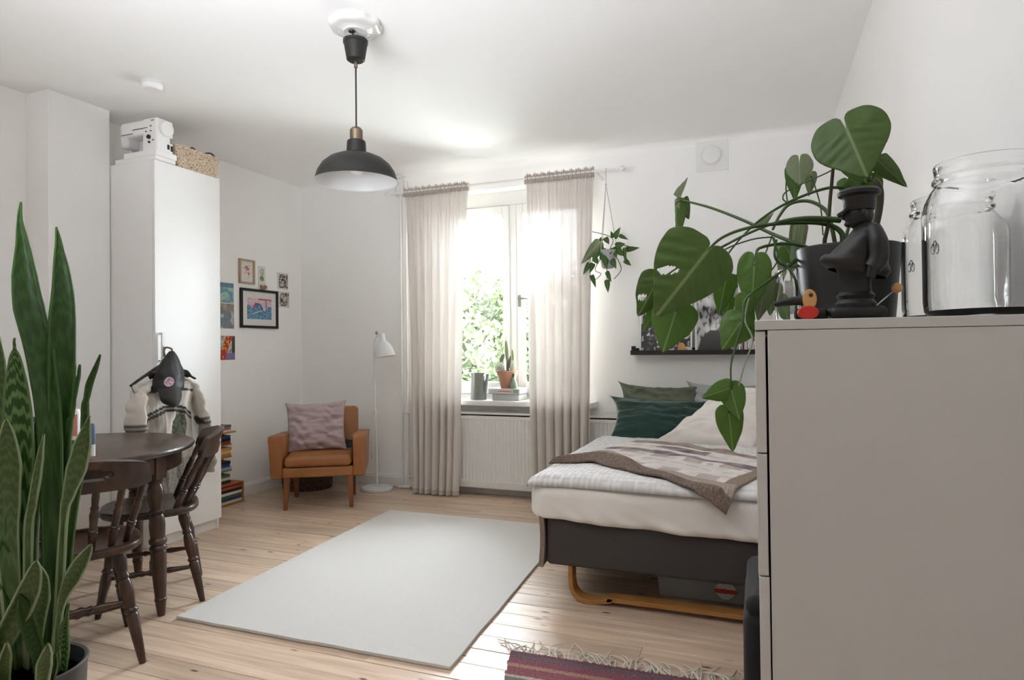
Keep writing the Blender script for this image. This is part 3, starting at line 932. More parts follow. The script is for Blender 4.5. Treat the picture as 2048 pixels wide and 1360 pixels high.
def curtain(label, xt0, xt1, xb0, xb1, zb, seed, plain_right):
    t = thing('curtain', label, 'curtain', ((xt0 + xt1) / 2, RY, zb), 0, 'sheer curtains at the window')
    nf = 7
    def fn(u, v):      # v 0 top, 1 bottom
        z = 2.498 + (zb - 2.498) * v
        e = v ** .7
        x0 = xt0 + .012 + (xb0 - xt0) * e; x1 = xt1 - .003 + (xb1 - xt1) * e
        uu = u + .022 * math.sin(u * 9 + seed) * (1 - abs(2 * u - 1))
        x = x0 + (x1 - x0) * uu
        fold = math.sin(uu * nf * 2 * PI + seed + .9 * nz(u * 3, v * 1.3, seed))
        fine = math.sin(uu * 23 * 2 * PI + seed * 2 + 2 * nz(u * 5, seed))
        amp = (.012 + .042 * min(1, v * 1.4)) * (.5 + .9 * abs(nz(u * 4 + seed, v * .6, 1)))
        edge = min(1, (1 - u) / .16) if plain_right else 1
        yy = RY + .0 + amp * fold * (.35 + .65 * edge) + .007 * fine * max(0, 1 - v * 3)
        x += .010 * math.cos(uu * nf * 2 * PI + seed) * min(1, v * 2)
        return (x, min(yy - .012 * v, 4.757), z)
    b = MB().grid(fn, 190, 46)
    b.build('curtain_panel', M_SHEER, t, True, angle=180)
    def hfn(u, v):
        z = 2.500 + .068 * v
        x = xt0 + (xt1 - xt0) * u
        g = math.sin(u * 34 * 2 * PI + seed)
        pinch = 1 - .75 * math.exp(-((v - .62) / .12) ** 2)
        return (x + .002 * g, RY - .013 * pinch - .010 * g * (.4 + .6 * abs(v - .62)) - .004 * math.sin(u * 97 + seed), z + (.007 * math.sin(u * 61 + seed) + .007 * g) * max(0, v - .6) * 2.5)
    def hfb(u, v):
        p = hfn(u, v); return (p[0], 2 * RY - p[1] + .002, p[2])
    b = MB().grid(hfn, 300, 12).grid(hfb, 300, 12)
    b.build('curtain_heading', M_SHEERH, t, True, angle=180)
    def hem(u, v):
        p = fn(u, .985 + .015 * v); return (p[0], p[1] - .004, p[2])
    MB().grid(hem, 190, 2).build('hem', M_SHEERH, t, True, angle=180)
    return t
curtain('left sheer beige linen curtain at the window, beside the white floor lamp', -2.792, -2.192, -2.745, -2.30, .012, 1.3, True)
curtain('right sheer beige linen curtain at the window, beside the hanging plant', -1.702, -1.142, -1.665, -1.19, .012, 4.1, False)

# ------------------------------------------------------------------ radiator and pipes
ra = thing('radiator', 'long white panel radiator under the window sill', 'radiator', (-1.7, 4.86, .065))
RX_0, RX_1 = -2.74, -.62
b = MB()
vs, fs = [], []
xs = []
x = RX_0 + .03
p = .0318
prof = []
while x < RX_1 - .03:
    prof += [(x, .0), (x + .006, .009), (x + .016, .009), (x + .022, 0.)]
    x += p
zz = [.118, .128, .622, .632]
for (xx, d) in prof:
    for k, z in enumerate(zz):
        vs.append((xx, 4.806 + (d if k in (1, 2) else 0), z))
n = len(prof)
for i in range(n - 1):
    for k in range(3):
        fs.append((i * 4 + k, (i + 1) * 4 + k, (i + 1) * 4 + k + 1, i * 4 + k + 1))
b.add(vs, fs)
x0p, x1p = prof[0][0], prof[-1][0]
b.add([(x0p, 4.806, .072), (x1p, 4.806, .072), (x1p, 4.806, .118), (x0p, 4.806, .118), (x0p, 4.806, .632), (x1p, 4.806, .632), (x1p, 4.806, .668), (x0p, 4.806, .668)], [(0, 1, 2, 3), (4, 5, 6, 7)])
b.add([(RX_0, 4.808, .068), (x0p, 4.806, .072), (x0p, 4.806, .668), (RX_0, 4.808, .672), (x1p, 4.806, .072), (RX_1, 4.808, .068), (RX_1, 4.808, .672), (x1p, 4.806, .668)], [(0, 1, 2, 3), (4, 5, 6, 7)])
b.build('front_panel', M_TRIM, ra, True, angle=30)
MB().box(RX_0, RX_1, 4.806, 4.812, .064, .076).build('bottom_edge', M_TRIM, ra, True, bevel=.003)
b = MB().box(RX_0, RX_1, 4.812, 4.895, .655, .664)
for i in range(70):
    xx = RX_0 + .03 + i * .0298
    b.box(xx, xx + .02, 4.825, 4.88, .664, .675)
b.box(RX_0, RX_1, 4.806, 4.814, .655, .685).box(RX_0, RX_1, 4.888, 4.896, .655, .685)
b.build('top_grille', M_TRIM, ra, True, smooth=False, bevel=.002)
MB().box(RX_0 - .006, RX_0, 4.806, 4.896, .064, .685).box(RX_1, RX_1 + .006, 4.806, 4.896, .064, .685).build('end_cover', M_TRIM, ra, True, bevel=.002)
MB().box(RX_0 + .01, RX_1 - .01, 4.86, 4.885, .08, .655).build('back_panel', M_TRIM, ra, True)
hp = thing('heating_pipe', 'pair of thin white heating pipes rising in front of the wall left of the curtain', 'pipe', (-2.9, 4.89, 0))
MB().tube([(-2.925, 4.888, .0), (-2.925, 4.888, 2.50), (-2.932, 4.888, 2.545), (-2.975, 4.888, 2.59), (-2.985, 4.888, 2.64), (-2.985, 4.888, H)], .0095, 10, smooth=4).build('riser', M_TRIM, hp, True)
MB().tube([(-2.868, 4.888, .0), (-2.868, 4.888, 2.50), (-2.87, 4.888, 2.55), (-2.905, 4.888, 2.60), (-2.91, 4.888, 2.66), (-2.91, 4.888, H)], .0095, 10, smooth=4).build('riser', M_TRIM, hp, True)
MB().tube([(-2.925, 4.888, .655), (-2.76, 4.87, .655)], .009, 8).tube([(-2.868, 4.888, .105), (-2.76, 4.87, .105)], .009, 8).build('branch', M_TRIM, hp, True)
MB().box(-3.01, -2.885, 4.86, 4.915, H - .03, H - .018).box(-2.96, -2.84, 4.86, 4.915, .0005, .018).build('collar', M_TRIM, hp, True, bevel=.003)

# ------------------------------------------------------------------ things on the sill
SZ = .7855
wc = thing('watering_can', 'grey zinc watering can on the window sill', 'watering can', (-2.175, 4.86, SZ))
c0 = (-2.18, 4.865)
MB().open_lathe([(.0001, 0), (.066, 0), (.068, .004), (.060, .2), (.062, .222), (.059, .222), (.058, .2), (.05, .19)], (*c0, SZ), 32).build('body', M_ZINC, wc, True)
MB().tube([(c0[0] + .055, c0[1] - .01, SZ + .05), (c0[0] + .072, c0[1] - .012, SZ + .12), (c0[0] + .092, c0[1] - .014, SZ + .215)], [.018, .014, .011], 10).build('spout', M_ZINC, wc, True)
MB().tube([(c0[0] - .045, c0[1] - .045, SZ + .185), (c0[0] - .052, c0[1] - .05, SZ + .2), (c0[0] - .06, c0[1] - .02, SZ + .21), (c0[0], c0[1] + .07, SZ + .2), (c0[0] + .06, c0[1] - .02, SZ + .205), (c0[0] + .05, c0[1] - .045, SZ + .185)], .003, 6, smooth=4).build('handle', M_STEEL, wc, True)
bx = thing('plastic_box', 'light grey plastic box with lid under the terracotta pot on the sill', 'box', (-1.93, 4.88, SZ))
def sill(px, py, yy): return at(px, py, y=yy)
BYF = 4.80
b = MB().rbox(-2.035, -1.80, BYF + .012, BYF + .20, SZ, SZ + .052, .006, 2); b.build('tray', mat('grey_plastic', '#b9bab9', .4), bx, True)
b = MB().rbox(-2.062, -1.79, BYF, BYF + .21, SZ + .052, SZ + .098, .006, 2); b.build('lid', mat('grey_plastic2', '#c4c4c3', .4), bx, True)
b = MB().grid(lambda u, v: (-1.975 + .115 * u, BYF - .0008, SZ + .06 + .028 * v), 40, 10, colfn=lambda u, v: srgb('#c9775f') if abs(v - .5) < .3 and nz(u * 30, v * 5) > -.2 else srgb('#e4d6d0'))
b.build('sticker', M_VCOL, bx, True)
b = MB().grid(lambda u, v: (-1.845 + .045 * u, BYF - .0008, SZ + .06 + .03 * v), 16, 10, colfn=lambda u, v: srgb('#8f9e88') if nz(u * 9, v * 9) > -.1 else srgb('#6f8a62'))
b.build('sticker', M_VCOL, bx, True)
PZ = SZ + .0985
cq = thing('potted_cactus', 'small cactus in a terracotta pot on the sill box', 'cactus', (-1.925, 4.87, PZ))
MB().open_lathe([(.0001, 0), (.055, 0), (.057, .003), (.076, .1), (.082, .1), (.088, .138), (.083, .142), (.078, .138), (.07, .12)], (-1.925, 4.875, PZ), 32).build('pot', M_TERRA, cq, True, angle=40)
MB().lathe([(.0001, .119), (.072, .119)], (-1.925, 4.875, PZ), 20).build('soil', M_SOIL, cq, True)
M_CACT = mat('cactus_green', '#8a9a6c', .6, noise_amt=.2, noise_scale=20)
def pad(p0, p1, w, name='stem', m=None):
    p0, p1 = Vector(p0), Vector(p1); d = p1 - p0
    Mx = T(*((p0 + p1) / 2)) @ Vector((0, 0, 1)).rotation_difference(d.normalized()).to_matrix().to_4x4()
    MB().ell((0, 0, 0), (w, w * .55, d.length / 2), 12, 10, M=Mx).build(name, m or M_CACT, cq, True)
z0 = PZ + .115
pad((-1.92, 4.875, z0), (-1.917, 4.875, z0 + .14), .014, m=mat('cactus_base', '#5d5f52', .6))
pad((-1.92, 4.875, z0 + .08), (-1.932, 4.87, z0 + .275), .016)
pad((-1.915, 4.875, z0 + .03), (-1.89, 4.87, z0 + .15), .011, m=mat('cactus_base', '#5d5f52', .6))
pad((-1.955, 4.875, z0 + .02), (-1.985, 4.87, z0 + .10), .022, m=mat('cactus_pale', '#b9c2ae', .6))
pad((-1.985, 4.87, z0 + .09), (-1.95, 4.87, z0 + .165), .018, m=mat('cactus_dark', '#7a7c74', .6))
pad((-1.89, 4.875, z0 + .02), (-1.868, 4.87, z0 + .11), .02, m=mat('cactus_pale', '#b9c2ae', .6))
pad((-1.87, 4.87, z0 + .10), (-1.878, 4.87, z0 + .20), .010)
pad((-2.005, 4.885, z0 + .0), (-2.02, 4.885, z0 + .09), .026, m=mat('cactus_pale', '#b9c2ae', .6))
bt = thing('bottle', 'small green glass bottle beside the terracotta pot', 'bottle', (-1.848, 4.83, PZ))
MB().lathe([(.0001, 0), (.03, 0), (.032, .006), (.03, .035), (.012, .075), (.009, .085), (.0095, .09), (.0001, .09)], (-1.852, 4.828, PZ), 18).build('body', mat('green_glaze', '#7f9275', .3), bt, True)
MB().lathe([(.0001, 0), (.008, 0), (.008, .028), (.0001, .028)], (-1.852, 4.828, PZ + .0895), 12).build('stopper', M_STEMB, bt, True)

# ------------------------------------------------------------------ left wall pictures
def picture(name, label, cat, y0, y1, z0, z1, fw, fmat, mount, paint, nu=70, nv=70, depth=.02, group='pictures on the left wall', matw=.0):
    t = thing(name, label, cat, (XL, (y0 + y1) / 2, z0), 0, group)
    X0 = XL + .0008
    if fw:
        b = MB()
        b.box(X0, X0 + depth, y0, y0 + fw, z0, z1).box(X0, X0 + depth, y1 - fw, y1, z0, z1)
        b.box(X0, X0 + depth, y0 + fw, y1 - fw, z0, z0 + fw).box(X0, X0 + depth, y0 + fw, y1 - fw, z1 - fw, z1)
        b.build('frame', fmat, t, True, bevel=.0015)
        MB().box(X0, X0 + depth * .4, y0 + fw, y1 - fw, z0 + fw, z1 - fw).build('mount', mount, t, True)
        xs = X0 + depth * .4 + .0006
    else:
        MB().box(X0, X0 + .0015, y0, y1, z0, z1).build('paper', mount, t, True)
        xs = X0 + .0022
    a0, a1, b0, b1 = y0 + fw + matw, y1 - fw - matw, z0 + fw + matw, z1 - fw - matw
    MB().grid(lambda u, v: (xs, a0 + (a1 - a0) * u, b0 + (b1 - b0) * v), nu, nv, colfn=paint).build('print', M_VCOL, t, True)
    return t
def mixc(a, b, t): return tuple(x * (1 - t) + y * t for x, y in zip(a, b))
def art_sea(u, v):
    q = nz(u * 9, v * 9, 1)
    wave = .48 + .14 * math.sin(u * 7 + 1) + .05 * math.sin(u * 23)
    hump = (u - .42) ** 2 / .05 + (v - .42) ** 2 / .12
    if (u - .78) ** 2 < .0009 and v < .92: return srgb('#6f93ab')
    if hump < 1:
        if hump > .72 and u > .3 and v > .4: return srgb('#3b3454')
        if (u - .3) ** 2 + (v - .62) ** 2 < .006: return srgb('#b34f78')
        if abs(v - .28 - .5 * (u - .3)) < .03: return srgb('#c6bb94')
        return mixc(srgb('#33689a'), srgb('#6d9bb9'), .5 + q)
    if v < wave: return mixc(srgb('#2d5f8d'), srgb('#8fb7c6'), min(1, max(0, .4 + 1.1 * nz(u * 20, v * 20, 6))))
    if nz(u * 14, v * 26, 9) > .33: return srgb('#8a5f77')
    if v > .9 and u > .45: return srgb('#c2707c')
    return mixc(srgb('#dcb9c1'), srgb('#d5c2c6'), .5 + q)
picture('framed_picture', 'black framed print of blue waves under a pink sky', 'picture', 4.145, 4.588, 1.404, 1.739, .022, M_BLK2, M_CARD, art_sea, matw=.055)
def art_flowers(u, v):
    for (a, b, r, c) in ((.3, .72, .10, '#b9838a'), (.5, .76, .12, '#c2533f'), (.62, .66, .12, '#b5573f'), (.7, .4, .12, '#cc6a45'), (.3, .4, .06, '#8e9a84'), (.75, .85, .06, '#8b8e8a'), (.45, .6, .08, '#d08a70')):
        if (u - a) ** 2 + ((v - b) * 1.3) ** 2 < (r * (1 + .4 * nz(u * 9, v * 9))) ** 2: return srgb(c)
    if abs(u - .5 - .2 * math.sin(v * 7)) < .015 and v < .6: return srgb('#7f8a6c')
    return srgb('#dad6d0')
picture('framed_picture', 'small light wood framed print of orange flowers', 'picture', 4.135, 4.307, 1.775, 1.982, .016, mat('pale_oak', '#b39c80', .5), M_CARD, art_flowers, 40, 40, matw=.016)
def art_green(u, v):
    if (u - .5) ** 2 / .11 + (v - .36) ** 2 / .02 < 1: return srgb('#6f9c4c') if nz(u * 8, v * 10) > -.1 else srgb('#3f5a34')
    if (u - .5) ** 2 / .12 + (v - .68) ** 2 / .06 < 1: return srgb('#8d948b') if nz(u * 9, v * 9, 3) > 0 else srgb('#c9cbc7')
    return srgb('#dcdad6')
picture('postcard', 'narrow white postcard with a green plant drawing above the black frame', 'postcard', 4.362, 4.447, 1.775, 1.945, 0, None, M_CARD, art_green, 30, 40, matw=.004)
# little gold moth ornament on the black frame
mo = MB().ell((XL + .022, 4.395, 1.752), (.01, .03, .012), 10, 8).ell((XL + .026, 4.42, 1.764), (.007, .022, .018), 10, 8).ell((XL + .026, 4.375, 1.764), (.007, .018, .016), 10, 8)
tag(mo.build('ornament', mat('bronze_paint', '#8f6a45', .5)), 'small bronze brown ornament sitting on the black frame', 'ornament')
def art_photo(seed):
    def fn(u, v):
        q = nz(u * 5, v * 6, seed); r = nz(u * 12, v * 13, seed + 3)
        if u < .12 or u > .93 or v < .08 or v > .9: return srgb('#d8d5d1')
        if q > .28: return srgb('#2f2b2a')
        if q > .08: return srgb('#b48f6d') if r > 0 else srgb('#5b4a3f')
        if q < -.3: return srgb('#4a4644')
        return srgb('#c9c4be') if r > -.2 else srgb('#8d8780')
    return fn
picture('photo_print', 'upper of two small photo prints right of the black frame', 'photo', 4.596, 4.738, 1.762, 1.915, 0, None, M_CARD, art_photo(2), 40, 40, matw=.002)
picture('photo_print', 'lower of two small photo prints right of the black frame', 'photo', 4.606, 4.752, 1.60, 1.748, 0, None, M_CARD, art_photo(11), 40, 40, matw=.002)
def art_swirl(u, v):
    q = math.sin(14 * math.hypot(u - .55, v - .3) + 3 * nz(u * 4, v * 4))
    return mixc(srgb('#5b93a8'), srgb('#a9c4b4'), .5 + .5 * q) if v < .8 else srgb('#5c7d95')
picture('painting', 'blue and green swirl painting beside the wardrobe edge', 'painting', 3.86, 4.082, 1.604, 1.765, 0, None, mat('dark_board', '#5c5650', .7), art_swirl, 40, 30, matw=.003)
def art_greyp(u, v):
    q = nz(u * 6, v * 5, 7)
    if v > .68: return mixc(srgb('#8d7f76'), srgb('#a49a92'), .5 + q)
    if q > .25: return srgb('#b9c0c6')
    return mixc(srgb('#6f7b89'), srgb('#8d8f92'), .5 + q)
picture('painting', 'grey blue abstract painting under the blue swirl painting', 'painting', 3.86, 4.085, 1.392, 1.60, 0, None, M_CARD, art_greyp, 40, 40, matw=.003)
def art_red(u, v):
    q = nz(u * 8, v * 7, 4)
    if abs(u - .55 - .4 * (v - .5)) < .16: return srgb('#b5322b') if q > -.2 else srgb('#d8a93f')
    if v < .3: return srgb('#a04d7e') if u < .6 else srgb('#7c6f9c')
    if u > .86: return srgb('#3b3a36')
    return mixc(srgb('#8e8b86'), srgb('#d6d0c4'), .5 + q)
picture('painting', 'red and purple painting lowest beside the wardrobe edge', 'painting', 3.86, 4.093, 1.138, 1.334, 0, None, mat('raw_edge', '#b98b62', .7), art_red, 40, 40, matw=.003)

# ------------------------------------------------------------------ book rack on the left wall and the crate below
rk = thing('book_rack', 'narrow wooden wall rack holding stacked books beside the wardrobe', 'rack', (-3.99, 3.93, .16))
b = MB()
b.box(XL + .0005, XL + .012, 3.80, 3.955, .155, .62).build('back_board', M_BIRCH, rk, True)
levels = [.158, .262, .37, .465, .56]
for zz in levels:
    MB().box(XL + .012, -3.915, 3.80, 3.985 if zz > .55 else 3.94, zz, zz + .012).build('rack_shelf', M_BIRCH, rk, True, bevel=.0015)
rngb = random.Random(5)
cols = ['#3c4a66', '#2e2b2b', '#b65a3f', '#8aa0b4', '#d3cdc0', '#c98a3c', '#4f6b56', '#7d3b36', '#e2ddd2', '#b8687a', '#27323f']
BN = 0
def lying_book(x0, x1, y0, y1, z0, z1, col, label, group, rz=0.):
    t = thing('book', label, 'book', ((x0 + x1) / 2, (y0 + y1) / 2, z0), rz, group)
    mx, my = (x1 - x0) / 2, (y1 - y0) / 2
    h = z1 - z0
    b = MB()
    b.box(-mx, mx, -my, my, 0, .0022).box(-mx, mx, -my, my, h - .0022, h).box(mx - .003, mx, -my, my, .0022, h - .0022)
    b.build('cover', mat('cover_' + col[1:], col, .5), t)
    MB().box(-mx + .003, mx - .0032, -my + .003, my - .003, .0024, h - .0024).build('pages', mat('book_pages', '#d9d2c3', .9), t)
words_ = {'#3c4a66': 'slate blue', '#2e2b2b': 'black', '#b65a3f': 'rust red', '#8aa0b4': 'pale blue', '#d3cdc0': 'cream', '#c98a3c': 'ochre', '#4f6b56': 'green', '#7d3b36': 'dark red', '#e2ddd2': 'ivory', '#b8687a': 'pink', '#27323f': 'navy'}
ordw = ['lowest', 'second lowest', 'middle', 'second highest', 'top']
seqs = [['#2e2b2b', '#d3cdc0', '#4f6b56'], ['#8aa0b4', '#3c4a66', '#27323f'], ['#c98a3c', '#d3cdc0', '#c98a3c'], ['#7d3b36', '#2e2b2b', '#3c4a66'], ['#e2ddd2', '#b8687a', '#4f6b56']]
for li, zz in enumerate(levels):
    z = zz + .0125
    for q, cc in enumerate(seqs[li]):
        h = .022 if li != 4 else .018
        pos = ['bottom', 'middle', 'top'][q]
        lying_book(XL + .014, -3.905 - rngb.uniform(0, .015), 3.81, 3.93 - rngb.uniform(0, .01), z, z + h, cc, f'{words_[cc]} book lying {pos} of three on the {ordw[li]} rack shelf', 'books in the wall rack')
        z += h + .0006
cr = thing('magazine_crate', 'low wooden crate of stacked books on the floor by the wardrobe', 'crate', (-3.97, 3.92, 0))
b = MB()
b.box(XL + .018, -3.885, 3.76, 3.775, .0005, .165).box(XL + .018, -3.885, 4.02, 4.035, .0005, .165)
b.build('crate_side', M_BIRCH, cr, True, bevel=.002)
MB().box(XL + .018, -3.885, 3.775, 4.02, .0005, .014).build('crate_bottom', M_BIRCH, cr, True, bevel=.002)
MB().box(XL + .018, -3.885, 3.775, 4.02, .153, .165).build('crate_top', mat('orange_board', '#a8603a', .6), cr, True, bevel=.002)
z = .0145
for q, cc in enumerate(['#d3cdc0', '#3c4a66', '#4f6b56', '#e2ddd2', '#2e2b2b', '#b65a3f']):
    pos = ['bottom', 'second', 'third', 'fourth', 'fifth', 'top'][q]
    lying_book(XL + .02, -3.89, 3.78, 4.015, z, z + .021, cc, f'{words_[cc]} book lying {pos} from below in the floor crate', 'books in the floor crate')
    z += .0216

# ------------------------------------------------------------------ armchair, cushion, lamp, basket in the corner
AR = math.radians(31)
ac = thing('armchair', 'tan leather armchair with tapered wooden legs in the corner', 'armchair', (-3.15, 4.03, 0), AR)
# local: x right seen from the front, y backward
b = MB().rbox(-.262, .262, -.035, .50, .245, .322, .015, 3); b.build('seat_frame', M_LEATH, ac)
b = MB().rbox(-.248, .248, -.05, .47, .325, .408, .032, 5); b.build('seat_cushion', M_LEATH, ac, angle=60)
for sx in (-1, 1):
    def armf(u, v, sx=sx):
        return None
    m = MB()
    prof_ = [(-.06, .555), (-.065, .54), (-.035, .252), (-.02, .242), (.50, .24), (.56, .26), (.56, .50), (.54, .53), (.0, .565), (-.05, .567)]
    n = len(prof_)
    vs = []
    for (xa, kk) in ((.262, 0), (.266, 1), (.336, 1), (.345, 0)):
        for (yy, zq) in prof_:
            cx_, cz_ = .25, .4
            s_ = .985 if kk == 0 else 1.
            lean = .012 * (zq - .25) / .3 if xa > .3 else -.004 * (zq - .25) / .3
            vs.append((sx * (xa + lean), cx_ + (yy - cx_) * s_, cz_ + (zq - cz_) * s_))
    fs = []
    for a in range(3):
        for i in range(n):
            j = (i + 1) % n
            q = (a * n + i, a * n + j, (a + 1) * n + j, (a + 1) * n + i)
            fs.append(q if sx > 0 else q[::-1])
    e0, e1 = tuple(range(n)), tuple(3 * n + i for i in range(n))
    fs.append(e0[::-1] if sx > 0 else e0); fs.append(e1 if sx > 0 else e1[::-1])
    m.add(vs, fs)
    m.build('armrest', M_LEATH, ac, angle=50, bevel=.004)
Mb = T(0, .44, .33) @ rotm(math.radians(-14), 'X')
MB().rbox(-.262, .262, 0, .10, 0, .42, .035, 5, M=Mb).build('backrest', M_LEATH, ac, angle=60)
def tleg(x0, y0, x1, y1):
    m = MB()
    w0, w1 = .024, .014
    vs = [(x0 + a * w0, y0 + c * w0, .25) for a, c in ((-1, -1), (1, -1), (1, 1), (-1, 1))] + [(x1 + a * w1, y1 + c * w1, 0) for a, c in ((-1, -1), (1, -1), (1, 1), (-1, 1))]
    m.add(vs, [(0, 1, 2, 3), (7, 6, 5, 4), (0, 4, 5, 1), (1, 5, 6, 2), (2, 6, 7, 3), (3, 7, 4, 0)])
    m.build('leg', M_TEAK, ac, bevel=.004, smooth=False)
tleg(-.23, .005, -.243, .0); tleg(.23, .005, .243, .0); tleg(-.225, .40, -.23, .44); tleg(.225, .40, .23, .44)

def pillow_mesh(w, h, t, seed, wr=.012, pinch=.055, nu=46, nv=46, ears=.0):
    m = MB()
    for side in (1, -1):
        def fn(u, v, side=side):
            a, c = 2 * u - 1, 2 * v - 1
            ex = 1 - pinch * (1 - a * a) ** 0 * 0
            # edges draw in between the corners
            x = a * w / 2 * (1 - pinch * (1 - c * c) * 1.0 + ears * (abs(c) ** 6))
            z = c * h / 2 * (1 - pinch * (1 - a * a) * 1.0 + ears * (abs(a) ** 6))
            q = max(0, (1 - a * a)) ** .45 * max(0, (1 - c * c)) ** .45
            wk = wr * (nz(a * 2.2 + seed, c * 4.5, seed) * 1.5 + .9 * abs(nz(a * 3 + c * 2, c * 6 - a, seed + 3)) + .35 * math.sin(c * 13 + a * 7 + 7 * nz(a * 2, c * 2, seed + 5))) * (q * (1.3 - q)) * 2.2
            rim = wr * .6 * nz(a * 6, c * 6, seed + 9)
            return (x, side * (t / 2 * q) + wk * (1 if side < 0 else .5) + rim * (1 - q), z)
        if side > 0: m.grid(lambda u, v: fn(1 - u, v), nu, nv)
        else: m.grid(fn, nu, nv)
    return m
def pillow(name, label, w, h, t, M, mt, seed, group, **k):
    m = pillow_mesh(w, h, t, seed, **k)
    m.V = [tuple(M @ Vector(v)) for v in m.V]
    o = m.build(name, mt, angle=180)
    md = o.modifiers.new('weld', 'WELD'); md.merge_threshold = .0008
    tag(o, label, 'pillow', group)
    return o
Ma = T(-3.15, 4.03, 0) @ rotm(AR, 'Z') @ T(-.055, .31, .59) @ rotm(math.radians(-16), 'X') @ rotm(math.radians(-2), 'Y')
pillow('cushion', 'crumpled mauve cushion standing in the tan armchair', .47, .40, .16, Ma, M_PINK, 3, None, wr=.020, pinch=.07, ears=.035)
Ma2 = T(-3.15, 4.03, 0) @ rotm(AR, 'Z') @ T(.19, .36, .43) @ rotm(math.radians(-50), 'X')
o = pillow('folded_cloth', 'small dark cloth tucked behind the mauve cushion in the armchair', .12, .10, .05, Ma2, M_DARKT, 5, None, nu=14, nv=14)
o['category'] = 'cloth'

fx, fy = -3.085, 4.725
flp = thing('floor_lamp', 'slim white metal reading floor lamp beside the left curtain', 'lamp', (fx, fy, 0))
MB().lathe([(.133, .0), (.138, .004), (.138, .02), (.13, .027), (.012, .03), (.0001, .03)], (fx, fy, .0005), 44).build('base', M_ENAM, flp, True)
MB().tube([(fx, fy, .03), (fx, fy, .40), (fx - .012, fy, .69)], .0095, 10).build('pole', M_ENAM, flp, True)
MB().lathe([(.014, 0), (.014, .03), (.009, .034)], (fx - .012, fy, .66), 12).build('collar', M_ENAM, flp, True)
MB().tube([(fx - .012, fy, .68), (fx - .018, fy, 1.1), (fx - .018, fy, 1.22), (fx - .005, fy - .005, 1.29), (fx + .025, fy - .01, 1.325), (fx + .065, fy - .02, 1.335)], .0065, 10, smooth=6).build('arm', M_ENAM, flp, True)
Ms = T(fx + .085, fy - .03, 1.325) @ rotm(math.radians(-8), 'Y')
b = MB().open_lathe([(.0001, .025), (.02, .022), (.024, .0), (.024, -.03), (.03, -.045), (.06, -.075), (.078, -.12), (.09, -.18), (.088, -.18), (.076, -.12), (.058, -.08), (.03, -.055), (.0001, -.05)], (0, 0, 0), 30, M=Ms)
b.build('shade', M_ENAM, flp, True, angle=30)
MB().ell((fx + .012, fy - .0, 1.352), (.013, .013, .017), 12, 8, M=None).build('joint_knob', M_STEEL, flp, True)
MB().tube([(fx - .022, fy - .012, .68), (fx - .034, fy - .012, .45), (fx - .034, fy - .012, .34)], .0025, 6).build('cable', M_ENAM, flp, True)
MB().rbox(fx - .042, fx - .026, fy - .02, fy - .004, .27, .345, .004, 2).build('switch', M_ENAM, flp, True)

wk_ = thing('wicker_basket', 'dark wicker basket on the floor behind the armchair', 'basket', (-3.74, 4.63, 0))
def wick(u, v):
    a = 2 * PI * u
    r = .185 + .035 * v + .0035 * math.sin(a * 40) * math.sin(v * 60 + (PI if int(u * 80) % 2 else 0))
    return (-3.74 + 1.15 * r * math.cos(a), 4.63 + r * math.sin(a), .002 + .33 * v)
MB().slab(wick, .01, 200, 40).build('basket_body', M_WICK, wk_, True)
MB().lathe([(.0001, 0), (.18, 0), (.18, .008), (.0001, .008)], (-3.74, 4.63, .001), 24).build('basket_bottom', M_WICK, wk_, True)
b = MB().tube([(-3.965, 4.56, .27), (-3.99, 4.53, .31), (-3.985, 4.50, .36), (-3.955, 4.48, .365), (-3.93, 4.49, .31)], .010, 8, smooth=5)
b.build('basket_handle', M_WICK, wk_, True)
bd = MB()
bd.ell((-3.74, 4.63, .29), (.17, .15, .05), 18, 10)
for i, v in enumerate(bd.V): bd.V[i] = (v[0], v[1], v[2] + .03 * nz(v[0] * 12, v[1] * 12))
tag(bd.build('folded_blanket', M_SHEET, angle=180), 'off-white blanket in the dark wicker basket', 'blanket')

# ------------------------------------------------------------------ rugs
rg_ = MB()
A, B_, C_, D_ = Vector((-2.58, 4.127, 0)), Vector((-2.478, 2.162, 0)), Vector((-1.101, 2.169, 0)), Vector((-1.20, 4.127, 0))
def rugf(u, v):
    p = (B_ * (1 - u) + C_ * u) * (1 - v) + (A * (1 - u) + D_ * u) * v
    p.x += .004 * nz(v * 9, 1) * (1 if u in (0, 1) else .5); p.y += .004 * nz(u * 9, 4)
    return (p.x, p.y, .0085 + .0012 * nz(u * 6, v * 7, 2))
rg_.slab(rugf, .012, 60, 80)
tag(rg_.build('rug', M_RUG), 'large plain cream wool rug on the plank floor', 'rug')

rr_ = thing('rag_rug', 'striped rag rug with long fringe in the foreground', 'rug', (-.45, 1.9, 0))
TL, TR, BL, BR = Vector((-.935, 2.375, 0)), Vector((-.075, 2.40, 0)), Vector((-.66, 1.35, 0)), Vector((.0, 1.35, 0))
stripes = ['#9a8f8b', '#8f8a85', '#a39c95', '#8a8580', '#a8a098', '#96908a', '#a3646f', '#8d8883', '#9b958e', '#a77d82', '#8f8a84', '#d0c4b8', '#9a948d']
def ragc(u, v):
    k = int((1 - v) * 42)
    base = srgb(stripes[(k * 5 + k // 3) % len(stripes)]) if k > 5 else srgb(['#8c5763', '#7a6a70', '#94606b', '#99596a', '#bf9380', '#a1606c'][k])
    s_ = .75 + .5 * nz(u * 160, v * 160, k)
    return tuple(c * s_ for c in base)
def ragf(u, v):
    p = (BL * (1 - u) + BR * u) * (1 - v) + (TL * (1 - u) + TR * u) * v
    if u == 0: p.x += .008 * nz(v * 40)
    return (p.x, p.y, .008 + .003 * math.sin(v * 42 * 2 * PI) * .4 + .0015 * nz(u * 90, v * 60))
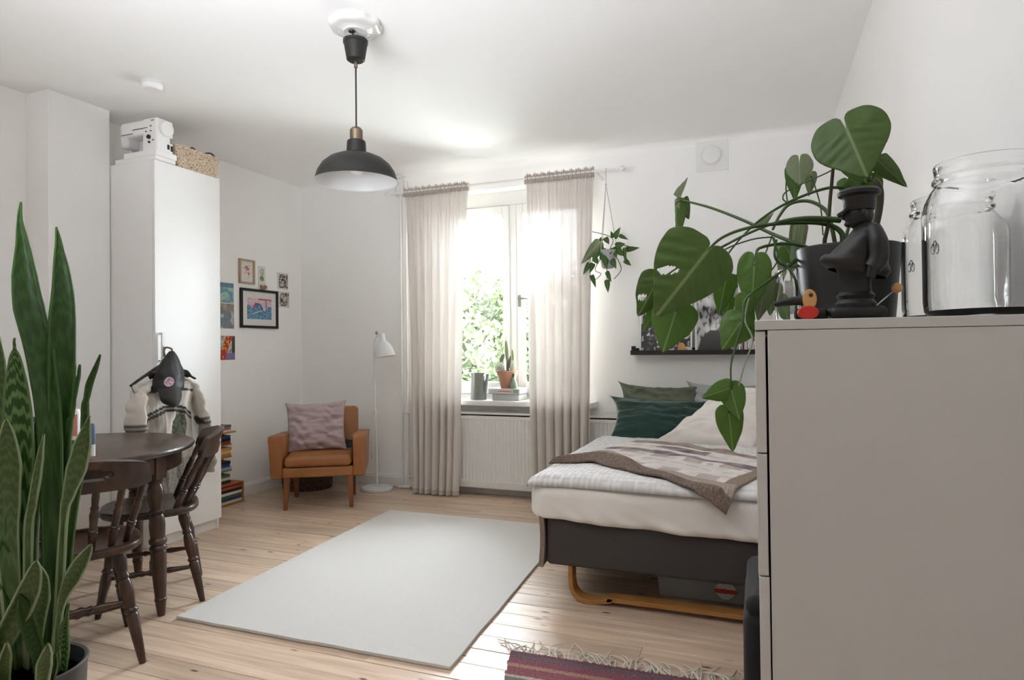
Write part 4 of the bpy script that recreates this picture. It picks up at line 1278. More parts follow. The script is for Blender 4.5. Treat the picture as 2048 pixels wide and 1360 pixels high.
MB().slab(ragf, .010, 170, 210, colfn=ragc).build('rug_weave', M_WOOLV, rr_, True)
rf = random.Random(11)
b = MB()
for i in range(84):
    u = (int(i / 3) * 3 + rf.random() * 2.1) / 84
    p = TL * (1 - u) + TR * u
    L = rf.uniform(.05, .14)
    a = PI / 2 + rf.uniform(-.9, .9)
    c1 = rf.uniform(-.8, .8)
    p1 = p + Vector((math.cos(a) * L * .5, math.sin(a) * L * .5, 0))
    p2 = p1 + Vector((math.cos(a + c1) * L * .6, math.sin(a + c1) * L * .6, 0))
    zz = rf.uniform(.004, .014)
    if i % 4 == 0: p2 = p1 + Vector((math.cos(a + 3.2 * c1) * L * .8, math.sin(a + 3.2 * c1) * L * .8, 0))
    b.tube([(p.x, p.y - .004, .0125), (p1.x, p1.y, zz + .006), (p2.x, p2.y, .0045)], [.0030, .0026, .0020], 5, smooth=5)
o = b.build('fringe', mat('fringe_cotton', '#d6cec2', .9), rr_, True)
o['kind'] = 'stuff'

# ------------------------------------------------------------------ bed
bd_ = thing('bed', 'wide bed with charcoal base, pale mattress and bent birch feet', 'bed', (-.27, 3.9, 0))
BX0, BX1, BY0, BY1 = -.985, .46, 2.925, 4.755
MB().rbox(BX0 + .02, BX1, BY0, BY1, .172, .425, .022, 4).build('bed_base', M_CHAR, bd_, True, angle=50)
def sidef(u, v):
    yy = BY0 - .022 + (BY1 - BY0) * u
    return (BX0 - .012 + .012 * math.exp(-u * 30) + .01 * math.sin(v * 3), yy, .165 + .27 * v)
MB().slab(sidef, .022, 40, 10).build('side_cover', M_SIDEF, bd_, True, angle=50)
def mattf():
    m = MB().rbox(BX0 - .065, BX1 + .01, BY0 - .035, BY1 + .04, .405, .562, .06, 6)
    out = []
    for v in m.V:
        x_, y_, z_ = v
        q = .008 * nz(x_ * 4, y_ * 4, z_ * 8)
        if z_ < .45: z_ += .012 * nz(x_ * 5, y_ * 3) - (.02 if x_ > -.5 else 0) * (.5 + .5 * math.tanh((x_ + .6) * 5))
        out.append((x_ + q, y_ + q, z_))
    m.V = out
    return m
def matt_surface(nu=110, nv=60):
    """foot of the mattress as one dense cloth, with pull wrinkles"""
    m = MB()
    x0, x1, y0, y1 = BX0 - .062, BX1 + .01, BY0 - .036, BY1 + .04
    R2 = .06
    prof = [(0, .420)] + [(0, .43 + i * .012) for i in range(7)]
    # (inset from the edge, z)
    ring = []
    for i in range(9): ring.append((.028 * (1 - math.sin(PI / 2 * i / 8)), .392 + .028 * (1 - math.cos(PI / 2 * i / 8)) * 1.0))
    for i in range(1, 9): ring.append((0, .42 + (.505 - .42) * i / 8))
    for i in range(1, 9): ring.append((R2 * (1 - math.cos(PI / 2 * i / 8)), .505 + R2 * math.sin(PI / 2 * i / 8)))
    # outline with rounded corners
    rc = .09
    ol = []
    def arc(cx, cy, a0):
        for i in range(9):
            a = a0 + PI / 2 * i / 8
            ol.append((cx + rc * math.cos(a), cy + rc * math.sin(a), math.cos(a), math.sin(a)))
    n1 = 90
    arc(x0 + rc, y0 + rc, PI)
    for i in range(1, n1): ol.append((x0 + rc + (x1 - x0 - 2 * rc) * i / n1, y0, 0, -1))
    arc(x1 - rc, y0 + rc, 1.5 * PI)
    for i in range(1, 40): ol.append((x1, y0 + rc + (y1 - y0 - 2 * rc) * i / 40, 1, 0))
    arc(x1 - rc, y1 - rc, 0)
    for i in range(1, 40): ol.append((x1 - rc - (x1 - x0 - 2 * rc) * i / 40, y1, 0, 1))
    arc(x0 + rc, y1 - rc, PI / 2)
    for i in range(1, 60): ol.append((x0, y1 - rc - (y1 - y0 - 2 * rc) * i / 60, -1, 0))
    vs = []
    K = len(ol)
    for (ins, z) in ring:
        for (x_, y_, nx_, ny_) in ol:
            s = x_ + y_ * .7
            low = max(0, 1 - (z - .39) / .1)
            wrk = .006 * nz(s * 6, z * 10) + .004 * math.sin(s * 46 + z * 70 + 5 * nz(s * 3, z * 4)) * low
            dz = low * (-.022 * (.5 + .5 * math.tanh((x_ + .45) * 4)) + .012 * nz(s * 4, 2))
            d = -ins + wrk + .012 * low * nz(s * 5, 7)
            vs.append((x_ + nx_ * d, y_ + ny_ * d, z + dz))
    fs = []
    for a in range(len(ring) - 1):
        for i in range(K):
            j = (i + 1) % K
            fs.append((a * K + i, a * K + j, (a + 1) * K + j, (a + 1) * K + i))
    fs.append(tuple((len(ring) - 1) * K + i for i in range(K)))
    fs.append(tuple(range(K - 1, -1, -1)))
    return m.add(vs, fs)
matt_surface().build('mattress', M_SHEET, bd_, True, angle=70)
# bent feet
def bentfoot(yc):
    path = [(-.852, .18), (-.852, .10), (-.842, .05), (-.81, .02), (-.765, .010), (-.72, .014), (-.66, .026), (-.58, .032), (.38, .032)]
    P, _ = catmull([Vector((a, 0, c)) for a, c in path], [0] * len(path), 8)
    m = MB(); vs = []
    n = len(P)
    for i in range(n):
        t = (P[min(i + 1, n - 1)] - P[max(i - 1, 0)]).normalized()
        nn = Vector((-t.z, 0, t.x))
        for (a, c) in ((-.5, -1), (.5, -1), (.5, 1), (-.5, 1)):
            p = P[i] + nn * a * .02 + Vector((0, yc + c * .036, 0))
            vs.append(p)
    fs = [(i * 4 + j, i * 4 + (j + 1) % 4, (i + 1) * 4 + (j + 1) % 4, (i + 1) * 4 + j) for i in range(n - 1) for j in range(4)]
    fs += [(3, 2, 1, 0), tuple((n - 1) * 4 + j for j in range(4))]
    m.add(vs, fs).build('bent_foot', M_BIRCH, bd_, True, bevel=.003)
bentfoot(2.985); bentfoot(4.6)

TOPZ = .566
def quiltc(u, v):
    g = abs(math.sin(u * 190)) * .5 + abs(math.sin(v * 190)) * .5
    q = nz(u * 60, v * 60, 2)
    base = mixc(srgb('#bbbab8'), srgb('#eceae8'), min(1, max(0, g * 1.0 + q * .6)))
    return base
def bedtop(x, y):
    """height of the made bed under the throw"""
    return TOPZ + .030 + .010 * nz(x * 2.2, y * 2.2, 3) + .006 * nz(x * 6, y * 6, 5)
def quiltf(u, v):
    x0, x1 = BX0 - .062, BX1 + .02
    x = x0 + (x1 - x0) * u
    y0 = BY0 - .035 + .02 * nz(u * 3, 1) 
    y = y0 + (4.36 - y0) * v
    e = min(1, v / .05)
    ex = min(1, u / .05)
    edge = (math.sqrt(max(0, 1 - (1 - e) ** 2))) * (math.sqrt(max(0, 1 - (1 - ex) ** 2)))
    z = TOPZ - .012 + (bedtop(x, y) - TOPZ + .012) * edge
    return (x, y, z + .003 * nz(u * 40, v * 40) * edge)
b = MB().slab(quiltf, .016, 120, 110, colfn=quiltc)
tag(b.build('quilt', M_CLOTHV, angle=180), 'grey and white checked quilt spread over the bed', 'quilt')

# throw: lies turned on the bed, one corner hanging over the foot
TW, TD = 1.07, .86
P0 = Vector((-1.0, 3.385, 0))
ddir = Vector((.807, -.59, 0)).normalized(); pdir = Vector((.33, .944, 0)).normalized()
def throwf(u, v):
    p = P0 + ddir * (u * TW) + pdir * (v * TD)
    p += pdir * (.02 * nz(u * 5, 3) * (1 - v))
    p.y -= .23 * max(0, 1 - u / .22) ** 1.5 * (1 - .6 * v)
    p.x -= .02 * max(0, 1 - u / .22)
    yf = BY0 - .075
    x, y = p.x, p.y
    ruck = .05 * math.exp(-((v - .06 - .05 * math.sin(u * 6)) / .05) ** 2) * math.exp(-((u - .28) / .22) ** 2) + .012 * math.exp(-((v - .05) / .04) ** 2)
    ruck += .012 * math.sin(u * 9 + v * 16 + 3 * nz(u * 3, v * 3)) * (v > .5) * .6 + .010 * nz(u * 7, v * 7, 4)
    if y > yf:
        d = y - yf
        z = bedtop(x, y) + .014 + max(0, ruck)
        if d < .05: z -= .018 * (1 - d / .05) ** 2
        xl = BX0 - .05
        if x < xl: z -= (xl - x); x = xl - .01
        return (x, y, z)
    o_ = yf - y
    return (x, yf - .004 - .012 * math.sin(min(1, o_ / .05) * PI / 2) + .004 * nz(u * 12, v * 12), bedtop(x, yf) + .014 - .018 - o_ * .93)
def throwc(u, v):
    n_ = nz(u * 120, v * 120, 1)
    n2 = nz(u * 14, v * 14, 7)
    brown, mauve, cream_, dk = srgb('#8a786c'), srgb('#a99a9b'), srgb('#ece6e2'), srgb('#66574e')
    if v < .085: c = mixc(dk, srgb('#8d7a6c'), min(1, max(0, .5 + n_ + .4 * n2)))
    elif v < .17: c = mixc(srgb('#9c8d80'), srgb('#b5a79a'), .5 + n_)
    elif u > .93: c = mixc(brown, srgb('#a08f82'), .5 + n_)
    elif abs(v - .62) < .045: c = mixc(mauve, srgb('#7f7078'), min(1, max(0, .5 + 2 * n2)))
    elif abs(v - .78) < .05 and .25 < u < .6: c = mixc(srgb('#6f6066'), mauve, .5 + n2)
    elif v > .88: c = mixc(srgb('#b29f96'), srgb('#8e7d76'), .5 + n2)
    elif int(u * 9) % 2 and int(v * 8) % 3 == 1: c = mixc(srgb('#b7a9a4'), srgb('#c9bdb6'), .5 + n2)
    elif abs((v * 8) % 1 - .1) < .06 and n2 > -.1: c = mixc(mauve, cream_, .35)
    else: c = mixc(cream_, srgb('#dcd4ce'), min(1, max(0, .5 + n2)))
    return tuple(q * (1 + .16 * n_) for q in c)
b = MB().slab(throwf, .012, 190, 170, colfn=throwc)
tag(b.build('throw_blanket', M_WOOLV, angle=180), 'brown bordered wool throw lying askew across the bed', 'blanket')

def pil_M(cx, cy, cz, tilt, rz, roll=0): return T(cx, cy, cz) @ rotm(rz, 'Z') @ rotm(tilt, 'X') @ rotm(roll, 'Y')
R = math.radians
pillow('pillow', 'sage green linen pillow at the back of the bed', .58, .40, .20, pil_M(-.68, 4.69, .745, R(-20), R(3), R(2)), M_SAGE, 2, 'pillows on the bed', wr=.022, pinch=.13, ears=.07)
pillow('pillow', 'bottle green velvet pillow lying in front of the sage one', .69, .37, .24, pil_M(-.64, 4.44, .69, R(-36), R(2), R(2)), M_GREEN, 6, 'pillows on the bed', wr=.013, pinch=.15, ears=.08)
SH = Matrix(((1, 0, .85, 0), (0, 1, 0, 0), (0, 0, 1, 0), (0, 0, 0, 1)))
pillow('pillow', 'large off-white cotton pillow leaning nearest the dresser', .60, .49, .25, pil_M(-.135, 4.27, .755, R(-44), R(-3)) @ SH, M_WPIL, 9, 'pillows on the bed', wr=.020, pinch=.12, ears=.07)
M_GPIL = mat('grey_crepe', '#aeb0b2', .9, noise_amt=.1, noise_scale=40, bump=.3, bump_scale=60)
pillow('pillow', 'grey white crinkled pillow standing behind the off-white one', .56, .42, .15, pil_M(-.20, 4.72, .745, R(-14), R(-2)), M_GPIL, 12, 'pillows on the bed', wr=.012, pinch=.12, ears=.06)
hb = MB().rbox(-.10, .46, 4.84, 4.87, .80, .835, .008, 2).box(.10, .13, 4.845, 4.865, .45, .8)
hb.build('headboard_rail', M_BLK2, bd_, True)

# storage box under the bed
sb = thing('storage_box', 'clear plastic storage box under the bed', 'box', (-.2, 3.4, 0))
b = MB()
def tray(mb, x0, x1, y0, y1, z0, z1, th, tp):
    def ringp(z, ins, k):
        a, c_, d, e = x0 - k + ins, x1 + k - ins, y0 - k + ins, y1 + k - ins
        return [(a, d, z), (c_, d, z), (c_, e, z), (a, e, z)]
    vs = ringp(z0, 0, 0) + ringp(z1, 0, tp) + ringp(z1, th, tp) + ringp(z0 + th, th, 0)
    fs = [(0, 3, 2, 1)] + [(i, (i + 1) % 4, 4 + (i + 1) % 4, 4 + i) for i in range(4)] + [(4 + i, 4 + (i + 1) % 4, 8 + (i + 1) % 4, 8 + i) for i in range(4)] + [(8 + i, 8 + (i + 1) % 4, 12 + (i + 1) % 4, 12 + i) for i in range(4)] + [(12, 13, 14, 15)]
    mb.add(vs, fs)
tray(b, -.465, .10, 3.17, 3.55, .002, .128, .002, .012)
b.build('tub', M_PLAST, sb, True, bevel=.004)
MB().rbox(-.485, .12, 3.15, 3.57, .1285, .142, .004, 2).build('lid', M_PLAST, sb, True)
def dia(u, v):
    if abs(v - .45) < .12: return srgb('#c2442f')
    return srgb('#d8d7d4') if nz(u * 10, v * 10) > -.3 else srgb('#a9a9a6')
def diaf(u, v):
    hw = .052 * (1 - abs(2 * v - 1) ** 1.5 * .75)
    return (-.16 + (2 * u - 1) * hw, 3.155 - .0, .025 + .085 * v)
MB().grid(diaf, 24, 24, colfn=dia).build('label', M_VCOL, sb, True)
ct = [('blue plastic bottle inside the storage box', (-.40, -.33, 3.21, 3.30, .006, .045), M_BLUE, 'bottle'), ('black cable bundle inside the storage box', (-.31, -.10, 3.21, 3.40, .006, .035), M_DARKT, 'cable'),
      ('grey square case inside the storage box', (-.29, -.22, 3.24, 3.30, .036, .085), mat('grey_case', '#6f7276', .5), 'case'), ('black case at the right end inside the storage box', (-.06, .08, 3.24, 3.5, .006, .06), M_BLK2, 'case'),
      ('large dark bag filling the back of the storage box', (-.44, -.05, 3.41, 3.54, .006, .11), M_DARKT, 'bag')]
for lab, bb, mm, cat in ct:
    nm = {'bottle': 'plastic_bottle', 'cable': 'cable_bundle', 'case': 'storage_case', 'bag': 'fabric_bag'}[cat]
    tag(MB().rbox(*bb, .015, 3, mi=0).build(nm, mm), lab, cat)

# dark upholstered pouf between dresser and bed
pf = thing('pouf', 'dark plum upholstered pouf between dresser and bed', 'pouf', (.2, 2.36, 0))
MB().rbox(-.058, .45, 2.13, 2.60, .045, .375, .045, 5).build('body', M_PLUM, pf, True, angle=70)
MB().rbox(-.052, .444, 2.135, 2.595, .355, .425, .034, 5).build('seat_pad', M_PLUM, pf, True, angle=70)
for xx in (.0, .39):
    for yy in (2.18, 2.55):
        MB().lathe([(.015, 0), (.02, .05)], (xx, yy, 0), 10).build('foot', M_BLK2, pf, True)

# ------------------------------------------------------------------ dresser
dz_ = 1.2615
ds = thing('dresser', 'tall white chest of drawers, its side towards the viewer', 'dresser', (.24, 1.69, 0))
DX0, DX1, DY0, DY1 = -.006, .488, 1.30, 2.08
MB().box(DX0, DX1, DY0 - .001, DY1 + .001, dz_ - .0185, dz_).build('top', M_DRESS, ds, True, bevel=.0012)
MB().box(DX0 + .0225, DX1, DY0, DY0 + .019, 0, dz_ - .0195).build('side_panel', M_DRESS, ds, True, bevel=.0008)
MB().box(DX0 + .0225, DX1, DY1 - .019, DY1, 0, dz_ - .0195).build('side_panel', M_DRESS, ds, True, bevel=.0008)
MB().box(DX1 - .006, DX1, DY0 + .02, DY1 - .02, 0, dz_ - .02).build('back_panel', M_DRESS, ds, True)
MB().box(DX0 + .03, DX0 + .045, DY0 + .02, DY1 - .02, 0, .07).build('plinth', M_DRESS, ds, True)
dh = .2325
zt = dz_ - .0215
for i in range(5):
    z1 = zt - i * dh; z0 = z1 - dh + .003
    dw = MB().box(DX0 + (0 if i < 2 else .0012 * (i - 1)), DX0 + .0185 + (0 if i < 2 else .0012 * (i - 1)), DY0 + .002, DY1 - .002, z0, z1).build('drawer_front', M_DRESS, ds, True, bevel=.0015)
MB().box(DX0 + .024, DX0 + .4, DY0 + .03, DY1 - .03, .08, dz_ - .03).build('drawer_box', M_BLK2, ds, True)

# ------------------------------------------------------------------ on the dresser: jars, figure, toy bird, pot
JZ = dz_ + .0006
def jar(cx, cy, r, h, label):
    t = thing('glass_jar', label, 'jar', (cx, cy, JZ), 0, 'large glass jars on the dresser')
    k = h / .285
    out = [(.0001, .004), (r * .55, .0), (r * .9, .0), (r * .985, .012 * k), (r, .03 * k), (r, .195 * k), (r * .97, .215 * k), (r * .88, .235 * k), (r * .80, .246 * k), (r * .795, .250 * k), (r * .83, .253 * k), (r * .83, .259 * k), (r * .79, .262 * k), (r * .79, .276 * k), (r * .805, .279 * k), (r * .805, .285 * k), (r * .79, .287 * k)]
    inn = [(r * .75, .286 * k), (r * .745, .25 * k), (r * .82, .236 * k), (r * .93, .212 * k), (r * .955, .19 * k), (r * .955, .035 * k), (r * .92, .014 * k), (r * .5, .008), (.0001, .010)]
    w = lambda a, kk: 1 + (.010 * math.cos(8 * a) if 3 < kk < 6 else 0)
    MB().open_lathe(out + inn, (cx, cy, JZ), 64, wob=w).build('glass_body', M_GLASS, t, True, angle=60)
    # raised emblem pressed into the front and side of the glass
    for aa in (math.radians(206),):
        m = MB()
        for q in range(3):
            a = aa + (q - 1) * .05
            m.ell((cx + r * 1.0 * math.cos(a), cy + r * 1.0 * math.sin(a), JZ + .125 * k + (.006 if q == 1 else 0)), (.004, .004, .010), 10, 6)
        m.build('embossed_mark', M_GLASS, t, True)
    return t
jar(.395, 1.475 - .06, .1, .285, 'large clear glass jar nearest the right edge of the dresser')
jar(.396, 1.625, .098, .262, 'clear glass jar standing behind the other jar')

fg = thing('wooden_figure', 'black wooden nutcracker figure of a man in uniform and peaked cap', 'figurine', (.175, 1.38, JZ))
FX, FY = .172, 1.385
# the figure faces the window (-x); local frame in world axes
b = MB().rbox(FX - .046, FX + .052, FY - .045, FY + .045, JZ, JZ + .024, .012, 4); b.build('plinth', M_BLK2, fg, True, angle=50)
b = MB().lathe([(.036, .022), (.036, .03), (.030, .038), (.034, .045), (.028, .052), (.0265, .07), (.03, .09), (.034, .1), (.0001, .1)], (FX + .004, FY, JZ), 28); b.build('legs', M_BLK2, fg, True)
def torsof(u, v):
    a = 2 * PI * u
    keys = [(.0, .006, .050, .044), (.12, .004, .060, .048), (.24, .002, .060, .048), (.26, .004, .056, .046), (.45, .012, .050, .046), (.7, .022, .036, .044), (.88, .026, .026, .034), (1., .024, .017, .018)]
    for i in range(len(keys) - 1):
        if keys[i][0] <= v <= keys[i + 1][0]:
            t = (v - keys[i][0]) / (keys[i + 1][0] - keys[i][0]); break
    c_, rx, ry = [keys[i][j] * (1 - t) + keys[i + 1][j] * t for j in (1, 2, 3)]
    return (FX + c_ + rx * math.cos(a), FY + ry * math.sin(a), JZ + .088 + .095 * v - .012 * math.cos(a) * (v < .3))
b = MB().grid(torsof, 32, 24); b.build('coat', M_BLK2, fg, True, angle=45)
b = MB().tube([(FX + .030, FY - .040, JZ + .168), (FX + .036, FY - .050, JZ + .14), (FX + .036, FY - .052, JZ + .11), (FX + .026, FY - .052, JZ + .092)], [.013, .0165, .0165, .015], 14, smooth=5); b.tube([(FX + .028, FY - .052, JZ + .094), (FX + .022, FY - .052, JZ + .075)], [.011, .008], 10); b.build('arm', M_BLK2, fg, True)
b = MB().tube([(FX + .030, FY + .040, JZ + .168), (FX + .036, FY + .050, JZ + .14), (FX + .036, FY + .052, JZ + .11), (FX + .026, FY + .052, JZ + .08)], [.013, .0165, .0165, .012], 14, smooth=5); b.build('arm', M_BLK2, fg, True)
hx = FX + .012
b = MB().ell((hx, FY, JZ + .200), (.026, .023, .027), 22, 16)
b.ell((hx - .025, FY, JZ + .198), (.0055, .005, .006), 10, 8)                       # nose
b.ell((hx - .017, FY, JZ + .184), (.009, .011, .006), 12, 8)                       # jaw and moustache
for s_ in (-1, 1):
    b.ell((hx + .006, FY + s_ * .023, JZ + .2), (.006, .004, .009), 10, 8)         # ears
    b.ell((hx - .022, FY + s_ * .009, JZ + .206), (.003, .004, .003), 8, 6)        # eyes
b.lathe([(.016, .165), (.015, .18)], (hx + .006, FY, JZ), 14)
b.build('head', M_BLK2, fg, True, angle=60)
b = MB().lathe([(.0255, .208), (.0275, .212), (.0275, .228), (.030, .234), (.037, .238), (.0375, .2445), (.033, .249), (.0001, .2495)], (hx + .001, FY, JZ), 30); b.build('cap', M_BLK2, fg, True)
b = MB().slab(lambda u, v: (hx - .022 - .015 * v * math.sqrt(max(0, 1 - (2 * u - 1) ** 2 * .8)), FY + (2 * u - 1) * .025, JZ + .213 - .010 * v), .004, 12, 6); b.build('visor', M_BLK2, fg, True)
b = MB().tube([(FX + .030, FY - .015, JZ + .018), (FX + .066, FY - .02, JZ + .052)], .0013, 6); b.build('lever_wire', M_STEEL, fg, True)
MB().ell((FX + .070, FY - .02, JZ + .056), (.0095, .0095, .0095), 14, 10).build('lever_ball', M_TAN, fg, True)

tb = thing('toy_bird', 'small black wooden bird with tan head disc and red breast', 'toy', (.075, 1.36, JZ))
TX, TY = .092, 1.345
b = MB().tube([(TX - .004, TY + .012, JZ + .038), (TX - .03, TY + .012, JZ + .037), (TX - .056, TY + .012, JZ + .033), (TX - .062, TY + .012, JZ + .032)], [.0095, .0085, .006, .0045], 12); b.build('beak', M_BLACK, tb, True)
b = MB().lathe([(.0001, 0), (.012, 0), (.0125, .002), (.0125, .008), (.0115, .0095), (.0001, .0095)], (TX + .001, TY + .008, JZ + .039), 20, M=rotm(PI / 2, 'X') @ Matrix.Diagonal((1., 1.55, 1., 1)))
b.build('head_disc', M_TAN, tb, True)
MB().ell((TX + .003, TY - .003, JZ + .047), (.0038, .002, .0038), 10, 6).build('eye', M_DARKT, tb, True)
b = MB().lathe([(.0001, 0), (.018, 0), (.019, .003), (.019, .013), (.017, .016), (.0001, .016)], (TX - .002, TY + .008, JZ + .0135), 24, M=rotm(PI / 2, 'X') @ Matrix.Diagonal((1., .70, 1., 1)))
b.build('breast_disc', M_RED, tb, True)
b = MB().rbox(TX - .026, TX + .034, TY + .009, TY + .032, JZ, JZ + .022, .008, 3); b.build('body', M_BLACK, tb, True)

# vase with cuttings, behind
vs_ = thing('glass_vase', 'small clear glass vase with a rooting stem beside the black pot', 'vase', (.075, 1.62, JZ))
MB().open_lathe([(.0001, 0), (.026, 0), (.028, .004), (.03, .05), (.022, .085), (.02, .11), (.022, .125), (.019, .125), (.0185, .11), (.02, .086), (.0275, .05), (.025, .007), (.0001, .006)], (.066, 1.60, JZ), 28).build('glass_body', M_GLASS, vs_, True)
MB().tube([at(1592, 622, y=1.6), at(1591, 560, y=1.6), at(1560, 515, y=1.61), at(1546, 475, y=1.62)], [.003, .003, .0025, .0025], 7, smooth=5).build('stem', M_STEM, vs_, True)

# ------------------------------------------------------------------ monstera in its pot
PX, PY = .196, 1.66
ms = thing('potted_monstera', 'large trailing monstera plant in a matte black pot on the dresser', 'plant', (PX, PY, JZ))
MB().open_lathe([(.0001, 0), (.09, 0), (.094, .004), (.104, .12), (.109, .172), (.108, .176), (.103, .176), (.1, .15)], (PX, PY, JZ), 44).build('pot', mat('matte_black_pot', '#2c2b2a', .4), ms, True)
MB().lathe([(.0001, .152), (.1005, .152)], (PX, PY, JZ), 24).build('soil', M_SOIL, ms, True)

HEART = [(0, 1.0), (5, .955), (10, .885), (18, .80), (30, .735), (45, .70), (60, .685), (75, .675), (90, .655), (105, .625), (120, .585), (135, .53), (150, .455), (162, .40), (170, .33), (175, .25), (178, .14), (179, .05)]
def leaf(par, base, tip, width, mt, fold=.18, droop=.15, roll=0., holes=(), nu=44, nv=16, back=.2, th=.0011, name='leaf', wavy=.02, seed=0, asym=1.):
    """heart shaped leaf blade, spread out around its petiole end, with the tip away from it"""
    base, tip = Vector(base), Vector(tip)
    d = tip - base; L = d.length; d.normalize()
    mid = (base + tip) / 2
    view = (CAM_C - mid).normalized()
    n = (view - d * view.dot(d)).normalized()
    n = Matrix.Rotation(roll, 3, d) @ n
    s = d.cross(n).normalized()
    W2 = width / 2
    hx = [math.radians(q[0]) for q in HEART]; hr = [q[1] for q in HEART]
    tt = np.radians(np.linspace(0, 179, 180)); rr = np.interp(tt, hx, hr)
    kl = 1 / (rr * np.sin(tt)).max(); kb = back / max(1e-6, -(rr * np.cos(tt)).min())
    def plan(u, v):
        th_ = (2 * u - 1) * math.radians(179)
        r = float(np.interp(abs(th_), hx, hr)) * v
        a = r * math.sin(th_) * kl                # -1..1 across
        t = r * math.cos(th_)
        t = t if t > 0 else t * kb
        if a < 0: a *= asym
        r2 = 1 + .03 * nz(th_ * 2.2, seed) * v
        return a * r2, t * r2
    def fn(u, v):
        a, t = plan(u, v)
        z = -fold * W2 * abs(a) ** 1.35 + wavy * L * nz(a * 2.5 + seed, t * 5, seed) * (abs(a) + .2 * abs(t)) 
        z += .012 * W2 * math.cos(max(0, t) * 34 - abs(a) * 9) * min(1, abs(a) * 4)
        z -= droop * L * (abs(t) ** 2) * .6
        return base + d * (t * L) + s * (a * W2) + n * z
    mask = None
    if holes:
        def mask(u, v):
            a, t = plan(u, v)
            for (ha, ht, ra, rt, an) in holes:
                x_, y_ = (a - ha) * W2, (t - ht) * L
                xr = x_ * math.cos(an) + y_ * math.sin(an); yr = -x_ * math.sin(an) + y_ * math.cos(an)
                if (xr / (ra * W2)) ** 2 + (yr / (rt * L)) ** 2 < 1: return False
            return True
    m = MB().slab(fn, th, nu, nv, mask=mask)
    K = (nu + 1) * (nv + 1)
    for i in range(nu + 1):
        for j in range(nv + 1):
            a, t = plan(i / nu, j / nv)
            q = (.5 + a / 2, max(0., .25 + t * .75))
            m.UV[i * (nv + 1) + j] = q; m.UV[K + i * (nv + 1) + j] = q
    return m.build(name, mt, par, True, angle=120)
def A_(px, py, y): return at(px, py, y=y)
# big upper leaf and those behind it
leaf(ms, A_(1694, 260, 1.56), A_(1734, 353, 1.52), 0.158, M_MON, back=.36, fold=.14, nu=64, nv=24, droop=.08, seed=1)
leaf(ms, A_(1712, 318, 1.66), A_(1733, 366, 1.66), 0.076, M_MON2, back=.2, seed=2)
leaf(ms, A_(1752, 318, 1.62), A_(1813, 373, 1.58), 0.043, M_MON, back=.05, fold=.6, droop=.1, seed=3)
leaf(ms, A_(1725, 366, 1.70), A_(1732, 436, 1.72), 0.084, M_MON2, back=.25, seed=4)
leaf(ms, A_(1696, 362, 1.72), A_(1705, 396, 1.72), 0.052, M_MON2, back=.25, seed=5)
# pale ones beside
leaf(ms, A_(1599, 328, 1.72), A_(1600, 370, 1.70), 0.062, M_MON3, back=.5, seed=6)
leaf(ms, A_(1588, 338, 1.75), A_(1590, 402, 1.75), 0.045, M_MON2, back=.15, seed=7)
leaf(ms, A_(1622, 350, 1.78), A_(1618, 392, 1.78), 0.029, M_MON3, back=.2, seed=8)
# edge-on leaf at far left
leaf(ms, A_(1357, 398, 1.88), A_(1381, 354, 1.94), 0.034, M_MON3, back=.0, fold=.6, roll=.9, seed=9)
leaf(ms, A_(1353, 400, 1.88), A_(1349, 492, 1.86), 0.045, M_MON, back=.05, fold=.9, roll=.7, seed=10)
leaf(ms, A_(1366, 402, 1.88), A_(1380, 440, 1.92), 0.045, M_MON, back=.1, fold=.4, roll=-.4, seed=11)
leaf(ms, A_(1356, 400, 1.878), A_(1363, 466, 1.87), 0.010, M_MON3, back=.0, fold=.1, seed=12)
# the big split leaf
leaf(ms, A_(1410, 508, 1.55), A_(1313, 632, 1.50), 0.205, M_MON, back=.20, asym=.74, fold=.10, nu=150, nv=60, droop=.05, holes=((.44, .44, .25, .056, .69),), seed=13)
leaf(ms, A_(1316, 560, 1.64), A_(1276, 632, 1.62), 0.090, M_MON, back=.2, nu=64, nv=24, holes=((.30, .54, .26, .075, .51),), seed=14)
leaf(ms, A_(1312, 618, 1.66), A_(1285, 664, 1.66), 0.036, M_MON2, back=.1, seed=15)
leaf(ms, A_(1352, 622, 1.58), A_(1326, 704, 1.56), 0.110, M_MON2, back=.25, fold=.2, seed=16)
leaf(ms, A_(1452, 560, 1.70), A_(1437, 632, 1.70), 0.057, M_MON2, back=.2, seed=17)
leaf(ms, A_(1458, 600, 1.74), A_(1452, 642, 1.74), 0.031, M_MON2, back=.2, seed=18)
leaf(ms, A_(1509, 530, 1.58), A_(1502, 622, 1.56), 0.076, M_MON2, back=.30, seed=19)
leaf(ms, A_(1530, 574, 1.62), A_(1516, 642, 1.62), 0.052, M_MON3, back=.35, seed=20)
leaf(ms, A_(1545, 580, 1.66), A_(1540, 632, 1.66), 0.043, M_MON3, back=.3, seed=21)
leaf(ms, A_(1556, 600, 1.70), A_(1580, 634, 1.68), 0.043, M_MON2, back=.2, seed=22)
leaf(ms, A_(1484, 640, 1.52), A_(1444, 699, 1.50), 0.079, M_MON2, back=.2, fold=.35, wavy=.06, seed=23)
leaf(ms, A_(1492, 596, 1.56), A_(1478, 646, 1.56), 0.045, M_MON2, back=.2, fold=.3, seed=24)
leaf(ms, A_(1492, 606, 1.60), A_(1507, 684, 1.60), 0.031, M_MON2, back=.2, fold=.4, seed=25)
leaf(ms, A_(1598, 452, 1.78), A_(1586, 560, 1.76), 0.043, M_MON3, back=.1, wavy=.08, seed=26)
leaf(ms, A_(1575, 500, 1.8), A_(1592, 535, 1.8), 0.047, M_MON2, back=.3, seed=27)
leaf(ms, A_(1568, 490, 1.82), A_(1560, 560, 1.8), 0.034, M_MON3, back=.1, wavy=.06, seed=28)
